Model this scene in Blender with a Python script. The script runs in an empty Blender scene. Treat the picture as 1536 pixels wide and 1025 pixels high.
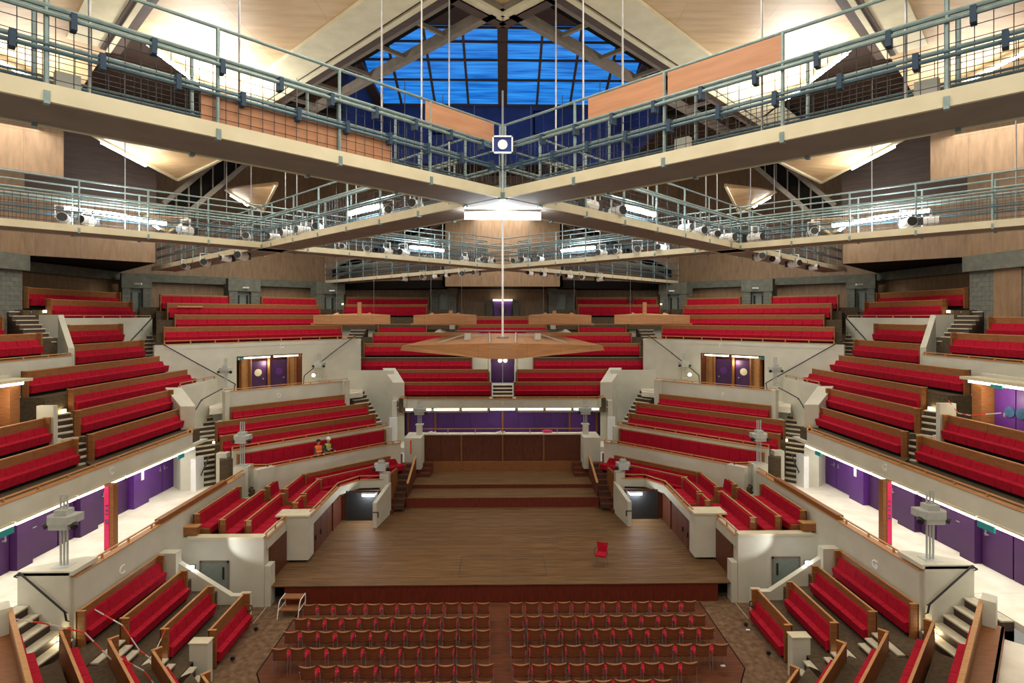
import bpy, bmesh, math, random
from mathutils import Vector, Matrix
random.seed(7)
C = bpy.context.scene.collection
PI = math.pi
H = 11.1            # eye height
F = 840.0           # focal length in px of a 1536 px wide frame
R2 = math.sqrt(2)

# ------------------------------------------------------------------ materials
def newmat(name):
    m = bpy.data.materials.new(name); m.use_nodes = True
    nt = m.node_tree; b = nt.nodes['Principled BSDF']
    return m, nt, b
def link(nt, a, b): nt.links.new(a, b)
def uvmap(nt, scale=(1,1,1)):
    tc = nt.nodes.new('ShaderNodeUVMap'); mp = nt.nodes.new('ShaderNodeMapping')
    mp.inputs['Scale'].default_value = scale; link(nt, tc.outputs[0], mp.inputs[0]); return mp.outputs[0]
def ramp(nt, fac, c0, c1, p0=.3, p1=.7):
    r = nt.nodes.new('ShaderNodeValToRGB'); link(nt, fac, r.inputs[0])
    r.color_ramp.elements[0].color = (*c0,1); r.color_ramp.elements[1].color = (*c1,1)
    r.color_ramp.elements[0].position = p0; r.color_ramp.elements[1].position = p1
    return r.outputs[0]
def mult(nt, a, b, f=1.0):
    m = nt.nodes.new('ShaderNodeMix'); m.data_type = 'RGBA'; m.blend_type = 'MULTIPLY'
    m.inputs[0].default_value = f; link(nt, a, m.inputs[6]); link(nt, b, m.inputs[7]); return m.outputs[2]
def noisemat(name, c0, c1, scale=(1,1,1), nscale=6, rough=.7, metal=0, detail=4, bump=0, brick=None, spec=None):
    m, nt, b = newmat(name)
    v = uvmap(nt, scale)
    n = nt.nodes.new('ShaderNodeTexNoise'); n.inputs['Scale'].default_value = nscale; n.inputs['Detail'].default_value = detail
    link(nt, v, n.inputs['Vector'])
    col = ramp(nt, n.outputs['Fac'], c0, c1)
    if brick:
        w, h, mort, dark, vary = brick
        v2 = uvmap(nt)
        t = nt.nodes.new('ShaderNodeTexBrick'); t.inputs['Scale'].default_value = 1
        t.inputs['Brick Width'].default_value = w; t.inputs['Row Height'].default_value = h
        t.inputs['Mortar Size'].default_value = mort; t.inputs['Mortar Smooth'].default_value = .1
        t.inputs['Color1'].default_value = (1,1,1,1); t.inputs['Color2'].default_value = (vary,vary,vary,1)
        t.inputs['Mortar'].default_value = (dark,dark,dark,1)
        link(nt, v2, t.inputs['Vector']); col = mult(nt, col, t.outputs['Color'])
    link(nt, col, b.inputs['Base Color'])
    b.inputs['Roughness'].default_value = rough; b.inputs['Metallic'].default_value = metal
    if spec is not None: b.inputs['Specular IOR Level'].default_value = spec
    if bump:
        bp = nt.nodes.new('ShaderNodeBump'); bp.inputs['Strength'].default_value = bump; bp.inputs['Distance'].default_value = .02
        link(nt, n.outputs['Fac'], bp.inputs['Height']); link(nt, bp.outputs[0], b.inputs['Normal'])
    return m
def emit(name, col, strength):
    m, nt, b = newmat(name)
    b.inputs['Base Color'].default_value = (*col,1); b.inputs['Emission Color'].default_value = (*col,1)
    b.inputs['Emission Strength'].default_value = strength
    return m
M = {}
M['red'] = noisemat('red_wool', (.30,.003,.015), (.43,.005,.024), nscale=9, rough=.85, bump=.15, spec=.2)
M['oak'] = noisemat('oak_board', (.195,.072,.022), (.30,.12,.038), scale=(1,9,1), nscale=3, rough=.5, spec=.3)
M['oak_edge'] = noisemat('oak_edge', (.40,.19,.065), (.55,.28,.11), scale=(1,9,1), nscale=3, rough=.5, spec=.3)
M['panel'] = noisemat('mahogany_panel', (.085,.024,.012), (.145,.042,.018), scale=(8,1,1), nscale=2, rough=.5, spec=.3)
M['stage_face'] = noisemat('stage_front_panel', (.11,.016,.008), (.17,.03,.013), scale=(8,1,1), nscale=2, rough=.5, spec=.3)
M['stage'] = noisemat('stage_planks', (.085,.042,.016), (.255,.140,.060), scale=(.22,7,1), nscale=3.5, rough=.62, brick=(5,.14,.006,.5,.72), detail=8, spec=.2)
M['hall_wood'] = noisemat('hall_planks', (.10,.030,.012), (.17,.055,.022), scale=(.5,9,1), nscale=2.2, spec=.2, rough=.65, brick=(6,.13,.005,.55,.85), detail=6)
M['carpet'] = noisemat('brown_carpet', (.10,.055,.03), (.21,.13,.075), nscale=5, rough=.85, detail=8, spec=.1)
M['tread'] = noisemat('terrace_carpet', (.07,.05,.03), (.11,.08,.05), nscale=8, rough=.9, spec=.1)
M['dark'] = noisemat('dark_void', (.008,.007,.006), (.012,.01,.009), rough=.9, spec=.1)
M['white'] = noisemat('painted_plaster', (.53,.51,.41), (.60,.58,.48), nscale=1.2, rough=.75, spec=.2)
M['white_floor'] = noisemat('pale_screed', (.62,.56,.44), (.78,.73,.62), nscale=1.4, rough=.6, detail=8)
M['cream'] = noisemat('cream_steel', (.56,.50,.33), (.66,.60,.42), nscale=2, rough=.6)
M['under'] = noisemat('catwalk_soffit', (.20,.155,.125), (.25,.20,.16), nscale=2, rough=.8)
M['galv'] = noisemat('galvanised_pipe', (.16,.23,.23), (.26,.34,.33), nscale=8, rough=.45, metal=.3)
M['pipe_blue'] = noisemat('blue_grey_pipe', (.06,.11,.14), (.10,.17,.2), nscale=8, rough=.5, metal=.2)
M['clip'] = noisemat('navy_strap', (.012,.035,.07), (.02,.05,.09), rough=.7)
M['wire'] = noisemat('black_wire', (.02,.02,.025), (.03,.03,.035), rough=.6)
M['ply'] = noisemat('ply_wall', (.22,.135,.07), (.33,.205,.11), scale=(3,.6,1), nscale=2, rough=.55, brick=(1.6,2.6,.006,.5,.88), detail=6)
M['ply_ceiling'] = noisemat('ply_ceiling', (.46,.30,.15), (.58,.40,.22), scale=(.5,3,1), nscale=1.5, rough=.5, brick=(2.4,4.8,.012,.8,.93), detail=6)
M['ply_red'] = noisemat('ply_red_panel', (.34,.15,.07), (.46,.22,.11), scale=(.5,4,1), nscale=2, rough=.5, detail=6)
M['ply_dark'] = noisemat('dark_and_unlit_ply', (.045,.024,.016), (.07,.04,.026), scale=(.5,4,1), nscale=2, rough=.6)  # dark wood; also stands for timber that gets no light
M['truss'] = noisemat('truss_steel', (.16,.13,.10), (.22,.18,.14), nscale=3, rough=.7)
M['concrete'] = noisemat('board_concrete', (.105,.108,.085), (.16,.165,.13), nscale=3, rough=.9, detail=8)
M['block'] = noisemat('concrete_block', (.13,.135,.11), (.19,.195,.16), nscale=5, rough=.9, brick=(.42,.21,.012,.6,.9))
M['purple'] = noisemat('purple_lacquer', (.075,.016,.15), (.10,.022,.20), nscale=2, rough=.45)
M['purple_mid'] = noisemat('mid_lit_purple_lacquer', (.055,.012,.12), (.08,.018,.17), nscale=1, rough=.5)  # the purple lacquer in weaker light, dimness put into the colour
M['purple_dark'] = noisemat('dark_shaded_purple_lacquer', (.04,.008,.06), (.055,.012,.08), nscale=2, rough=.5)  # dark purple doors, also the same lacquer with shade in its colour
M['metal'] = noisemat('brushed_steel', (.3,.3,.3), (.4,.4,.4), rough=.4, metal=.6)
M['black'] = noisemat('black_steel', (.012,.012,.013), (.02,.02,.02), rough=.45)
M['grey_door'] = noisemat('grey_green_door', (.17,.2,.17), (.21,.24,.2), rough=.5)
M['grey_box'] = noisemat('pale_grey_casing', (.40,.42,.38), (.47,.48,.44), rough=.5)
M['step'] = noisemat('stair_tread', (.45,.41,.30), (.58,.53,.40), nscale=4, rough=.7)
M['chair_wood'] = noisemat('chair_ply', (.17,.055,.022), (.24,.085,.035), scale=(.6,5,1), nscale=3, rough=.4)
M['canopy'] = noisemat('canopy_wood', (.36,.16,.06), (.48,.23,.09), scale=(.5,6,1), nscale=2, rough=.5, brick=(2.2,9,.01,.6,.94))
M['orange'] = noisemat('hi_vis_orange', (.9,.16,.02), (1,.2,.03), rough=.8)
M['yellow'] = noisemat('hi_vis_yellow', (.35,.40,.06), (.45,.5,.1), rough=.8)
M['navy'] = noisemat('dark_clothes', (.02,.022,.03), (.03,.032,.04), rough=.9)
M['skin'] = noisemat('skin', (.45,.25,.17), (.5,.29,.2), rough=.6)
M['hair'] = noisemat('dark_hair', (.02,.013,.01), (.03,.02,.014), rough=.8)
M['helmet'] = noisemat('white_helmet', (.8,.8,.78), (.85,.85,.82), rough=.3)
M['evening_blue'] = noisemat('evening_lit_lantern_wall', (.010,.028,.14), (.018,.045,.21), nscale=1.5, rough=.8)  # evening light put into the colour as blue
M['tape_red'] = noisemat('tape_red', (.8,.05,.02), (.9,.07,.03), rough=.6)
M['tape_white'] = noisemat('tape_white', (.75,.72,.68), (.8,.77,.73), rough=.6)
M['magenta'] = noisemat('magenta_panel', (.65,.01,.10), (.75,.02,.14), rough=.5)
M['mirror_blue'] = noisemat('dark_screen', (.02,.06,.12), (.04,.1,.2), rough=.3)
M['tube'] = emit('fluorescent_tube', (.86,.95,1.0), 42)
M['tube_soft'] = emit('warm_strip', (1.0,.93,.74), 7)
M['sign'] = emit('exit_green', (.01,.18,.17), .25)
M['glow'] = emit('aisle_lamp_glass', (1.0,.82,.45), 9)
M['flood'] = emit('flood_lens', (.9,.95,1.0), 60)
# evening sky seen through the lantern glass
def sky_glass():
    m, nt, b = newmat('evening_glazing')
    v = uvmap(nt, (.3,5,1)); n = nt.nodes.new('ShaderNodeTexNoise'); n.inputs['Scale'].default_value = 1.3
    link(nt, v, n.inputs['Vector'])
    col = ramp(nt, n.outputs['Fac'], (.006,.10,.42), (.03,.27,.80), .35, .7)
    link(nt, col, b.inputs['Base Color']); link(nt, col, b.inputs['Emission Color'])
    b.inputs['Emission Strength'].default_value = .95; b.inputs['Roughness'].default_value = .2
    return m
M['glazing'] = sky_glass()

# ------------------------------------------------------------------ mesh builder
class MB:
    def __init__(s): s.bm = bmesh.new()
    def hexa(s, p):        # 8 points: bottom loop 0-3, top loop 4-7
        v = [s.bm.verts.new(q) for q in p]
        for f in ((3,2,1,0),(4,5,6,7),(0,1,5,4),(1,2,6,5),(2,3,7,6),(3,0,4,7)): s.bm.faces.new([v[i] for i in f])
        return s
    def box(s, x0, x1, y0, y1, z0, z1):
        return s.hexa([(x0,y0,z0),(x1,y0,z0),(x1,y1,z0),(x0,y1,z0),(x0,y0,z1),(x1,y0,z1),(x1,y1,z1),(x0,y1,z1)])
    def rbox(s, x0, x1, y0, y1, z0, z1, r=.02):      # box with bevelled edges
        n0 = len(s.bm.verts); b = bmesh.new(); t = MB.__new__(MB); t.bm = b
        t.box(x0,x1,y0,y1,z0,z1)
        bmesh.ops.bevel(b, geom=list(b.edges), offset=r, segments=1, affect='EDGES')
        mp = {v: s.bm.verts.new(v.co) for v in b.verts}
        for f in b.faces: s.bm.faces.new([mp[v] for v in f.verts])
        b.free(); return s
    def prism(s, pts, z0, z1):
        n = len(pts)
        z0 = z0 if isinstance(z0,(list,tuple)) else [z0]*n
        z1 = z1 if isinstance(z1,(list,tuple)) else [z1]*n
        a = [s.bm.verts.new((p[0],p[1],z)) for p,z in zip(pts,z0)]
        b = [s.bm.verts.new((p[0],p[1],z)) for p,z in zip(pts,z1)]
        s.bm.faces.new(a[::-1]); s.bm.faces.new(b)
        for i in range(n): s.bm.faces.new([a[i],a[(i+1)%n],b[(i+1)%n],b[i]])
        return s
    def wall(s, p, q, z0, z1, t=.15, off=0.0, z0q=None, z1q=None):    # vertical slab from p to q, offset sideways
        d = Vector((q[0]-p[0], q[1]-p[1])); d.normalize(); n = Vector((-d.y, d.x))
        a = Vector(p[:2])+n*(off-t/2); b = Vector(q[:2])+n*(off-t/2); c = Vector(q[:2])+n*(off+t/2); e = Vector(p[:2])+n*(off+t/2)
        z0q = z0 if z0q is None else z0q; z1q = z1 if z1q is None else z1q
        return s.prism([a,b,c,e], [z0,z0q,z0q,z0], [z1,z1q,z1q,z1])
    def bar(s, p, q, w=.05, h=.05):       # box section bar between two 3-D points
        p = Vector(p); q = Vector(q); d = (q-p).normalized()
        up = Vector((0,0,1)) if abs(d.z) < .95 else Vector((0,1,0))
        a = d.cross(up).normalized()*w/2; b = a.cross(d).normalized()*h/2
        return s.hexa([p-a-b, p+a-b, q+a-b, q-a-b, p-a+b, p+a+b, q+a+b, q-a+b])
    def tube(s, p, q, r=.03, n=8, r2=None, cap=True):
        p = Vector(p); q = Vector(q); d = (q-p).normalized(); r2 = r if r2 is None else r2
        up = Vector((0,0,1)) if abs(d.z) < .95 else Vector((0,1,0))
        a = d.cross(up).normalized(); b = a.cross(d).normalized()
        A=[];B=[]
        for i in range(n):
            t = 2*PI*i/n; o = a*math.cos(t)+b*math.sin(t)
            A.append(s.bm.verts.new(p+o*r)); B.append(s.bm.verts.new(q+o*r2))
        for i in range(n): s.bm.faces.new([A[i],A[(i+1)%n],B[(i+1)%n],B[i]])
        if cap: s.bm.faces.new(A[::-1]); s.bm.faces.new(B)
        return s
    def path(s, pts, r=.03, n=8):
        for a,b in zip(pts, pts[1:]): s.tube(a,b,r,n)
        return s
    def ball(s, c, r, sc=(1,1,1), u=12, v=8):
        m = Matrix.Translation(c) @ Matrix.Diagonal((r*sc[0], r*sc[1], r*sc[2], 1))
        bmesh.ops.create_uvsphere(s.bm, u_segments=u, v_segments=v, radius=1, matrix=m); return s
    def poly(s, pts):
        s.bm.faces.new([s.bm.verts.new(p) for p in pts]); return s
    def build(s, name, mat, parent=None, smooth=False):
        bm = s.bm
        bmesh.ops.recalc_face_normals(bm, faces=bm.faces)
        uv = bm.loops.layers.uv.new('UVMap')
        for f in bm.faces:
            n = f.normal
            if abs(n.z) > .75:
                for l in f.loops: l[uv].uv = (l.vert.co.x, l.vert.co.y)
            else:
                t = Vector((-n.y, n.x)); 
                if t.length < 1e-6: t = Vector((1,0))
                t.normalize()
                if abs(t.x) >= abs(t.y):
                    if t.x < 0: t = -t
                elif t.y < 0: t = -t
                for l in f.loops: l[uv].uv = (l.vert.co.x*t.x + l.vert.co.y*t.y, l.vert.co.z)
            f.smooth = smooth
        me = bpy.data.meshes.new(name); bm.to_mesh(me); bm.free()
        me.materials.append(M[mat] if isinstance(mat,str) else mat)
        o = bpy.data.objects.new(name, me); C.objects.link(o)
        if parent is not None: o.parent = parent
        return o
def tag(o, label=None, cat=None, group=None, kind=None):
    if label: o['label'] = label
    if cat: o['category'] = cat
    if group: o['group'] = group
    if kind: o['kind'] = kind
    return o
def thing(name, loc, rz, label, cat, group=None):
    o = bpy.data.objects.new(name, None); C.objects.link(o); o.location = loc; o.rotation_euler = (0,0,rz)
    o.empty_display_size = .2
    return tag(o, label, cat, group)
def struct(name, mb, mat): return tag(mb.build(name, mat), kind='structure')
def copy_tree(o, parent=None):
    c = o.copy(); C.objects.link(c)
    if parent is not None: c.parent = parent
    for ch in list(o.children): copy_tree(ch, c)
    return c
def glyph(txt, size, depth, name, mat, parent=None):
    cu = bpy.data.curves.new(name, 'FONT'); cu.body = txt; cu.size = size; cu.extrude = depth; cu.align_x = 'CENTER'; cu.align_y = 'CENTER'
    t = bpy.data.objects.new('glyph_source', cu); C.objects.link(t)
    me = bpy.data.meshes.new_from_object(t); bpy.data.objects.remove(t); me.name = name
    me.materials.clear(); me.materials.append(M[mat])
    if not me.uv_layers: me.uv_layers.new(name='UVMap')
    o = bpy.data.objects.new(name, me); C.objects.link(o)
    if parent is not None: o.parent = parent
    return o
ORD = ['first','second','third','fourth','fifth','sixth','seventh','eighth','ninth','tenth','eleventh','twelfth','thirteenth']
SIDE = {-1:'left', 1:'right'}
LET_C = {-1:'C', 1:'G'}; LET_D = {-1:'D', 1:'F'}

# section frames: y from image column u on a line; returns world (x, y) for the side s
def pC(s, X, u): return (s*X, X*F/(754-u))                       # lines parallel to the hall's axis
def pD(s, c, u): y = c/(1+(754-u)/F); return (s*(c-y), y)        # far diagonals  y+|x| = c
def pE(s, Y, u): return (s*(754-u)*Y/F, Y)                       # lines across the hall
def fC(s): return Vector((-s,0))
def fD(s): return Vector((-s,-1)).normalized()
def fE(s): return Vector((0,-1))
def fN(s): return Vector((-s,1)).normalized()

# ------------------------------------------------------------------ benches
def bench(p, q, ztop, face, label, group, hb=.97, wood=.27, depth=.58, ends=(1,1), wheels=False, up=True):
    p = Vector(p[:2]); q = Vector(q[:2]); d = q-p; L = d.length; r = math.atan2(d.y, d.x)
    if Vector((math.sin(r), -math.cos(r))).dot(face) < 0: p, q = q, p; d = -d; r = math.atan2(d.y, d.x); ends = ends[::-1]
    mid = (p+q)/2
    t = thing('upholstered_bench', (mid.x, mid.y, ztop-hb), r, label, 'bench', group)
    x0 = -L/2; x1 = L/2
    nb = max(1, round(L/1.9)); b = MB()
    for i in range(nb):
        a = x0+L*i/nb; c = x0+L*(i+1)/nb
        b.box(a+.006, c-.006, -.045, 0, .02, hb-.03)
    b.box(x0, x1, -.035, -.01, .02, hb-.035)
    b.build('backboard', 'oak', t)
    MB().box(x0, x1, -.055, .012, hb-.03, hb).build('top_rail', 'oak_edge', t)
    ns = max(1, round((L-.16)/.55)); w = (L-.16)/ns; sc = MB(); bc = MB()
    for i in range(ns):
        a = x0+.08+w*i
        if up: sc.hexa([(a+.008,-.32,.13),(a+w-.008,-.32,.13),(a+w-.008,-.15,.13),(a+.008,-.15,.13),(a+.008,-.38,.42),(a+w-.008,-.38,.42),(a+w-.008,-.20,.45),(a+.008,-.20,.45)])
        else: sc.rbox(a+.008, a+w-.008, -depth, -.13, .13, .44, .03)
        yb = -.17
        bc.hexa([(a+.008,yb-.03,.40),(a+w-.008,yb-.03,.40),(a+w-.008,-.047,.40),(a+.008,-.047,.40),
                 (a+.008,yb+.03,hb-wood),(a+w-.008,yb+.03,hb-wood),(a+w-.008,-.047,hb-wood),(a+.008,-.047,hb-wood)])
    sc.build('seat_cushion', 'red', t); bc.build('back_cushion', 'red', t)
    MB().box(x0+.1, x1-.1, -.22 if up else -depth+.1, -.06, 0, .13).build('plinth', 'dark', t)
    for k, x in enumerate((x0, x1-.07)):
        if ends[k]:
            e = MB(); e.box(x, x+.07, -.24, .01, 0, hb); (None if up else e.box(x, x+.07, -depth+.03, -.23, 0, .40))
            e.build('end_panel', 'oak', t)
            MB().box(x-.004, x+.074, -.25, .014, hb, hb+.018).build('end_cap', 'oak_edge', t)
    if wheels:
        for x in (x0+.35, x1-.35):
            MB().tube((x-.03,-depth+.02,.07),(x+.03,-depth+.02,.07),.07,14).build('castor', 'black', t)
    return t

def rail(mb, pts, z, h=.10, w=.06, posts=1.2):       # timber capping rail with little posts below it
    for a,b in zip(pts, pts[1:]):
        a3 = Vector((a[0],a[1],z)); b3 = Vector((b[0],b[1],z if len(b)<3 else z))
        mb.bar(a3, b3, w, .035)
        L = (b3-a3).length; n = max(1, round(L/posts))
        for i in range(n+1):
            c = a3.lerp(b3, i/n); mb.bar(c-Vector((0,0,h)), c, .05, .05)

def parapet(name_label, pts, z0, z1, t=.16, railh=.16, group=None, letter=None, lz=None, lf=.5, seg=0, lsize=.34, rails=True):
    o = thing('balcony_parapet', (pts[0][0], pts[0][1], z0), 0, name_label, 'parapet', group)
    org = Vector(o.location)
    m = MB()
    for a,b in zip(pts, pts[1:]): m.wall(a, b, z0, z1, t)
    w = m.build('parapet_wall', 'white', o); w.location = -org
    if rails:
        r = MB(); rail(r, pts, z1+railh, railh)
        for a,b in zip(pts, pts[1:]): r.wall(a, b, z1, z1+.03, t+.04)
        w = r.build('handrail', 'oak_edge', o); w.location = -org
    if letter:
        a = Vector(pts[seg][:2]); b = Vector(pts[seg+1][:2]); c = a.lerp(b, lf); d = (b-a).normalized(); n = Vector((-d.y,d.x))
        if n.dot(Vector((0,10))-c) < 0: n = -n            # face the middle of the hall
        c = c + n*(t/2+.012)
        g = glyph(letter, lsize, .01, 'section_letter', 'helmet', o)
        g.location = Vector((c.x, c.y, lz))-org
        g.rotation_euler = (PI/2, 0, math.atan2(n.y, n.x)+PI/2)
        g['label'] = 'white section letter '+letter
    return o

def terrace(rows, mat='tread', name='floor'):         # rows: (polygon, ztop, drop)
    m = MB()
    for pts, z, drop in rows: m.prism(pts, z-drop, z)
    return struct(name, m, mat)

def quad(frame, s, d0, d1, u0, u1):
    return [frame(s,d0,u0), frame(s,d0,u1), frame(s,d1,u1), frame(s,d1,u0)]

def stair(p0, p1, z0, z1, width, n, label, tread='step'):
    p0 = Vector(p0); p1 = Vector(p1); d = (p1-p0); L = d.length; r = math.atan2(d.y, d.x)
    o = thing('staircase', (p0.x, p0.y, z0), r, label, 'stairs')
    run = L/n; rise = (z1-z0)/n
    body = MB(); prof = []
    for i in range(n):
        body.box(run*i, L, -width/2, width/2, rise*i-(.35 if i else .02), rise*(i+1)-.04)
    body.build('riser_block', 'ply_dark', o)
    first = None
    for i in range(n):
        if first is None:
            first = MB().box(-.04, run-.03, -width/2, width/2, -.045, 0).build('tread', tread, o); k = first
        else:
            k = first.copy(); C.objects.link(k)
        k.location = (run*i, 0, rise*(i+1))
    return o

def handrail(pts, label, r=.028):
    o = thing('handrail', pts[0], 0, label, 'handrail'); org = Vector(pts[0])
    m = MB().path([Vector(p)-org for p in pts], r, 8).build('rail', 'black', o)
    m = MB()
    for p in pts[1:-1]+[pts[0], pts[-1]]:
        q = Vector(p)-org; m.tube(q, q+Vector((0,.09,-.07)), .016, 6)
    m.build('bracket', 'black', o)
    return o

def lamp(kind, loc, energy, size=1.0, col=(1,.93,.8), rot=(0,0,0), size_y=None, spot=None):
    l = bpy.data.lights.new('light', kind); l.energy = energy; l.color = col
    if kind == 'AREA':
        l.size = size
        if size_y: l.shape = 'RECTANGLE'; l.size_y = size_y
    elif kind in ('POINT','SPOT'): l.shadow_soft_size = size
    if spot: l.spot_size = spot; l.spot_blend = .6
    o = bpy.data.objects.new('light', l); C.objects.link(o); o.location = loc; o.rotation_euler = rot
    return o

# ================================================================== FLOOR AND STAGE
struct('floor', MB().box(-16,16,6,26,-.2,0), 'carpet')
# timber floor under the chairs, its edge strip shown by a thin dark joint
hp = [(-7.6,21.55),(7.6,21.55),(7.6,17.5),(5.6,14.2),(-5.6,14.2),(-7.6,17.5)]
struct('floor', MB().prism([(x*1.006,17.8+(y-17.8)*1.006) for x,y in hp], 0, .006), 'dark')
struct('floor', MB().prism(hp, 0, .012), 'hall_wood')
# stage
st = thing('stage_platform', (0,21.6,0), 0, 'wide low timber stage with planked deck and dark red front', 'stage')
def at(o, ob): ob.location = -Vector(o.location); return ob
at(st, MB().prism([(-9.08,21.6),(9.08,21.6),(9.08,23.7),(8.25,23.8),(8.25,30.3),(-8.25,30.3),(-8.25,23.8),(-9.08,23.7)], .70, .74).build('deck','stage',st))
at(st, MB().box(-8.35,8.35,21.66,21.76,0,.70).build('front_panel','stage_face',st))
at(st, MB().box(-9.05,9.05,22.3,30,0,.69).build('understage','dark',st))
at(st, MB().box(-8.4,-8.3,21.7,22.3,0,.7).box(8.3,8.4,21.7,22.3,0,.7).build('cheek','stage_face',st))
hm = MB()
for x in (-1.75,1.75): hm.box(x-.015,x+.015,22.3,24.1,.739,.744)
for y in (22.3,24.1): hm.box(-1.75,1.75,y-.015,y+.015,.739,.744)
at(st, hm.build('trap_outline','ply_dark',st))
t1 = thing('stage_riser', (0,30.3,.74), 0, 'lower of the two timber risers crossing the back of the stage', 'stage riser', 'stage risers')
at(t1, MB().box(-6.1,6.1,30.3,34.9,.74,1.24).build('riser_face','stage_face',t1)); at(t1, MB().box(-6.12,6.12,30.28,32.0,1.24,1.27).build('deck','stage',t1))
t2 = thing('stage_riser', (0,31.9,1.27), 0, 'upper of the two timber risers below the panelled choir front', 'stage riser', 'stage risers')
at(t2, MB().box(-5.6,5.6,31.95,34.9,1.24,1.46).build('riser_face','stage_face',t2)); at(t2, MB().box(-5.62,5.62,31.93,34.6,1.46,1.49).build('deck','stage',t2))
# small steps at the ends of the risers
for s in (-1,1):
    for (x0,x1,y0,y1,z0,hh,nm) in ((4.3,5.3,33.4,34.5,1.49,.62,'beside the choir front'),(5.7,6.7,29.3,30.2,.74,.5,'at the end of the lower riser')):
        b = thing('box_steps', (s*(x0+x1)/2,y0,z0), 0, 'small dark timber steps %s, %s of the stage' % (nm, SIDE[s]), 'steps')
        for k in range(3):
            w = MB().box(-(x1-x0)/2,(x1-x0)/2, (y1-y0)*k/3, y1-y0, hh*k/3, hh*(k+1)/3).build('tread','panel',b)
# choir balcony behind the stage
cb = thing('choir_balcony_front', (0,34.8,1.49), 0, 'dark panelled timber front of the balcony behind the stage', 'balcony front')
pm = MB(); 
for i in range(8):
    a = -5.1+10.2*i/8; pm.box(a+.01, a+10.2/8-.01, 34.8, 34.88, 2.1, 3.72)
pm.box(-5.1,5.1,34.84,34.95,2.0,3.72)
at(cb, pm.build('panelling','panel',cb))
at(cb, MB().box(-5.15,5.15,34.6,34.9,1.49,2.08).build('plinth','oak',cb))
ribs = MB()
for i in range(0,9,2): ribs.box(-5.1+10.2*i/8-.05, -5.1+10.2*i/8+.05, 34.72, 34.8, 2.08, 3.7)
at(cb, ribs.build('rib','oak',cb))
at(cb, MB().box(-5.1,5.1,34.7,35.1,3.72,3.80).build('capping','white_floor',cb))
rr = MB(); rail(rr, [(-5.1,34.85),(5.1,34.85)], 4.08, .28, .04, 1.7); at(cb, rr.build('handrail','oak_edge',cb))
struct('floor', MB().box(-7,7,34.95,38.6,2.6,2.9), 'white_floor')
struct('wall_back', MB().box(-6.9,6.9,38.5,38.7,2.9,5.3), 'purple_dark')
pq = thing('purple_end_wall',(0,38.3,2.9),0,'purple wall panels at both ends of the choir balcony, coloured as if brighter lit','wall panel')  # end panels brighter: stronger light put into the purple
for s in (-1,1): at(pq, MB().box(min(s*4.7,s*6.4),max(s*4.7,s*6.4),38.33,38.38,2.9,5.2).build('panel','purple',pq))
pw = thing('purple_wall_panelling', (0,38.4,2.9), 0, 'long glossy purple panelled wall at the back of the choir balcony', 'wall panel')
m = MB()
for i in range(12):
    a=-6.6+13.2*i/12; m.box(a+.01,a+1.09,38.4,38.48,2.9,5.2)
at(pw, m.build('panel','purple_mid',pw))
m = MB()
for x in (-6.45,-4.6,0,4.6,6.45): m.box(x-.06,x+.06,38.3,38.42,2.9,5.2)
at(pw, m.build('post','oak',pw))
# things left on the choir balcony ledge
o = thing('red_bag', (2.75,34.95,3.80), 0, 'bright red cloth bundle lying on the ledge of the choir balcony', 'bag')
MB().ball((0,0,.09),.1,(3.0,1.1,1)).ball((.22,.02,.07),.09,(1.8,1,1)).build('cloth','magenta',o,True)
for x,l in ((-4.4,'pile of pale papers at the left end of the choir balcony ledge'),(-.1,'small heap of pale cups in the middle of the choir balcony ledge')):
    o = thing('paper_pile', (x,34.95,3.80), 0, l, 'papers')
    for k in range(5): MB().box(-.28+.11*k,-.20+.11*k,-.08,.08,0,.05+.03*(k%3)).build('sheet_stack','helmet',o)
o = thing('loading_chair','' or (3.8,37.2,2.9),0,'','') ; bpy.data.objects.remove(o)

# white blocks flanking the choir front
for s in (-1,1):
    o = thing('balcony_pier', (s*5.4,33.4,1.9), 0, 'white painted block with a short post beside the choir front, %s of the stage' % SIDE[s], 'pier')
    at(o, MB().box(min(s*4.85,s*5.85),max(s*4.85,s*5.85),33.4,35.1,1.95,3.82).build('block','white',o))
    at(o, MB().box(s*5.1-.16,s*5.1+.16,34.2,34.6,3.82,4.4).build('post','white',o))
    if s==-1: at(o, MB().box(-5.5,-5.42,33.37,33.4,2.9,3.7).build('tape_strip','tape_red',o))

# ================================================================== CENTRAL SECTION E
parapet('long white balcony front of the centre section marked E above the purple wall', [(-6.9,37.0),(-6.1,36.0),(6.1,36.0),(6.9,37.0)], 5.2, 5.75, letter='E', lz=5.5, seg=1, lf=.5, railh=.14, lsize=.28)
struct('floor', MB().box(-6.9,6.9,36.3,39,5.12,5.2), 'white')
# strip lights below the edge
def strip(p, q, z, label, group, n=1, mat='tube_soft', w=.16, h=.09):
    p = Vector(p); q = Vector(q)
    for i in range(n):
        a = p.lerp(q,(i+.03)/n); b = p.lerp(q,(i+.97)/n); c=(a+b)/2
        o = thing('strip_light', (c.x,c.y,z), 0, label if n==1 else label+', %s from its far end' % ORD[n-1-i], 'strip light', group)
        MB().bar((a.x-c.x,a.y-c.y,0),(b.x-c.x,b.y-c.y,0),w*.7,h).build('diffuser',mat,o)
        MB().bar((a.x-c.x,a.y-c.y,h*.6),(b.x-c.x,b.y-c.y,h*.6),w,.03).build('housing','cream',o)
for k in range(7):
    a=-6.3+12.6*k/7; o = thing('strip_light', (a+.9,36.06,5.09), 0, '%s strip light from the left under the section E balcony' % ORD[k], 'strip light', 'strip lights under section E')
    MB().box(-.80,.80,-.08,.06,-.06,.05).build('diffuser','tube_soft',o); MB().box(-.88,.88,-.06,.1,.05,.09).build('housing','cream',o)

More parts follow.
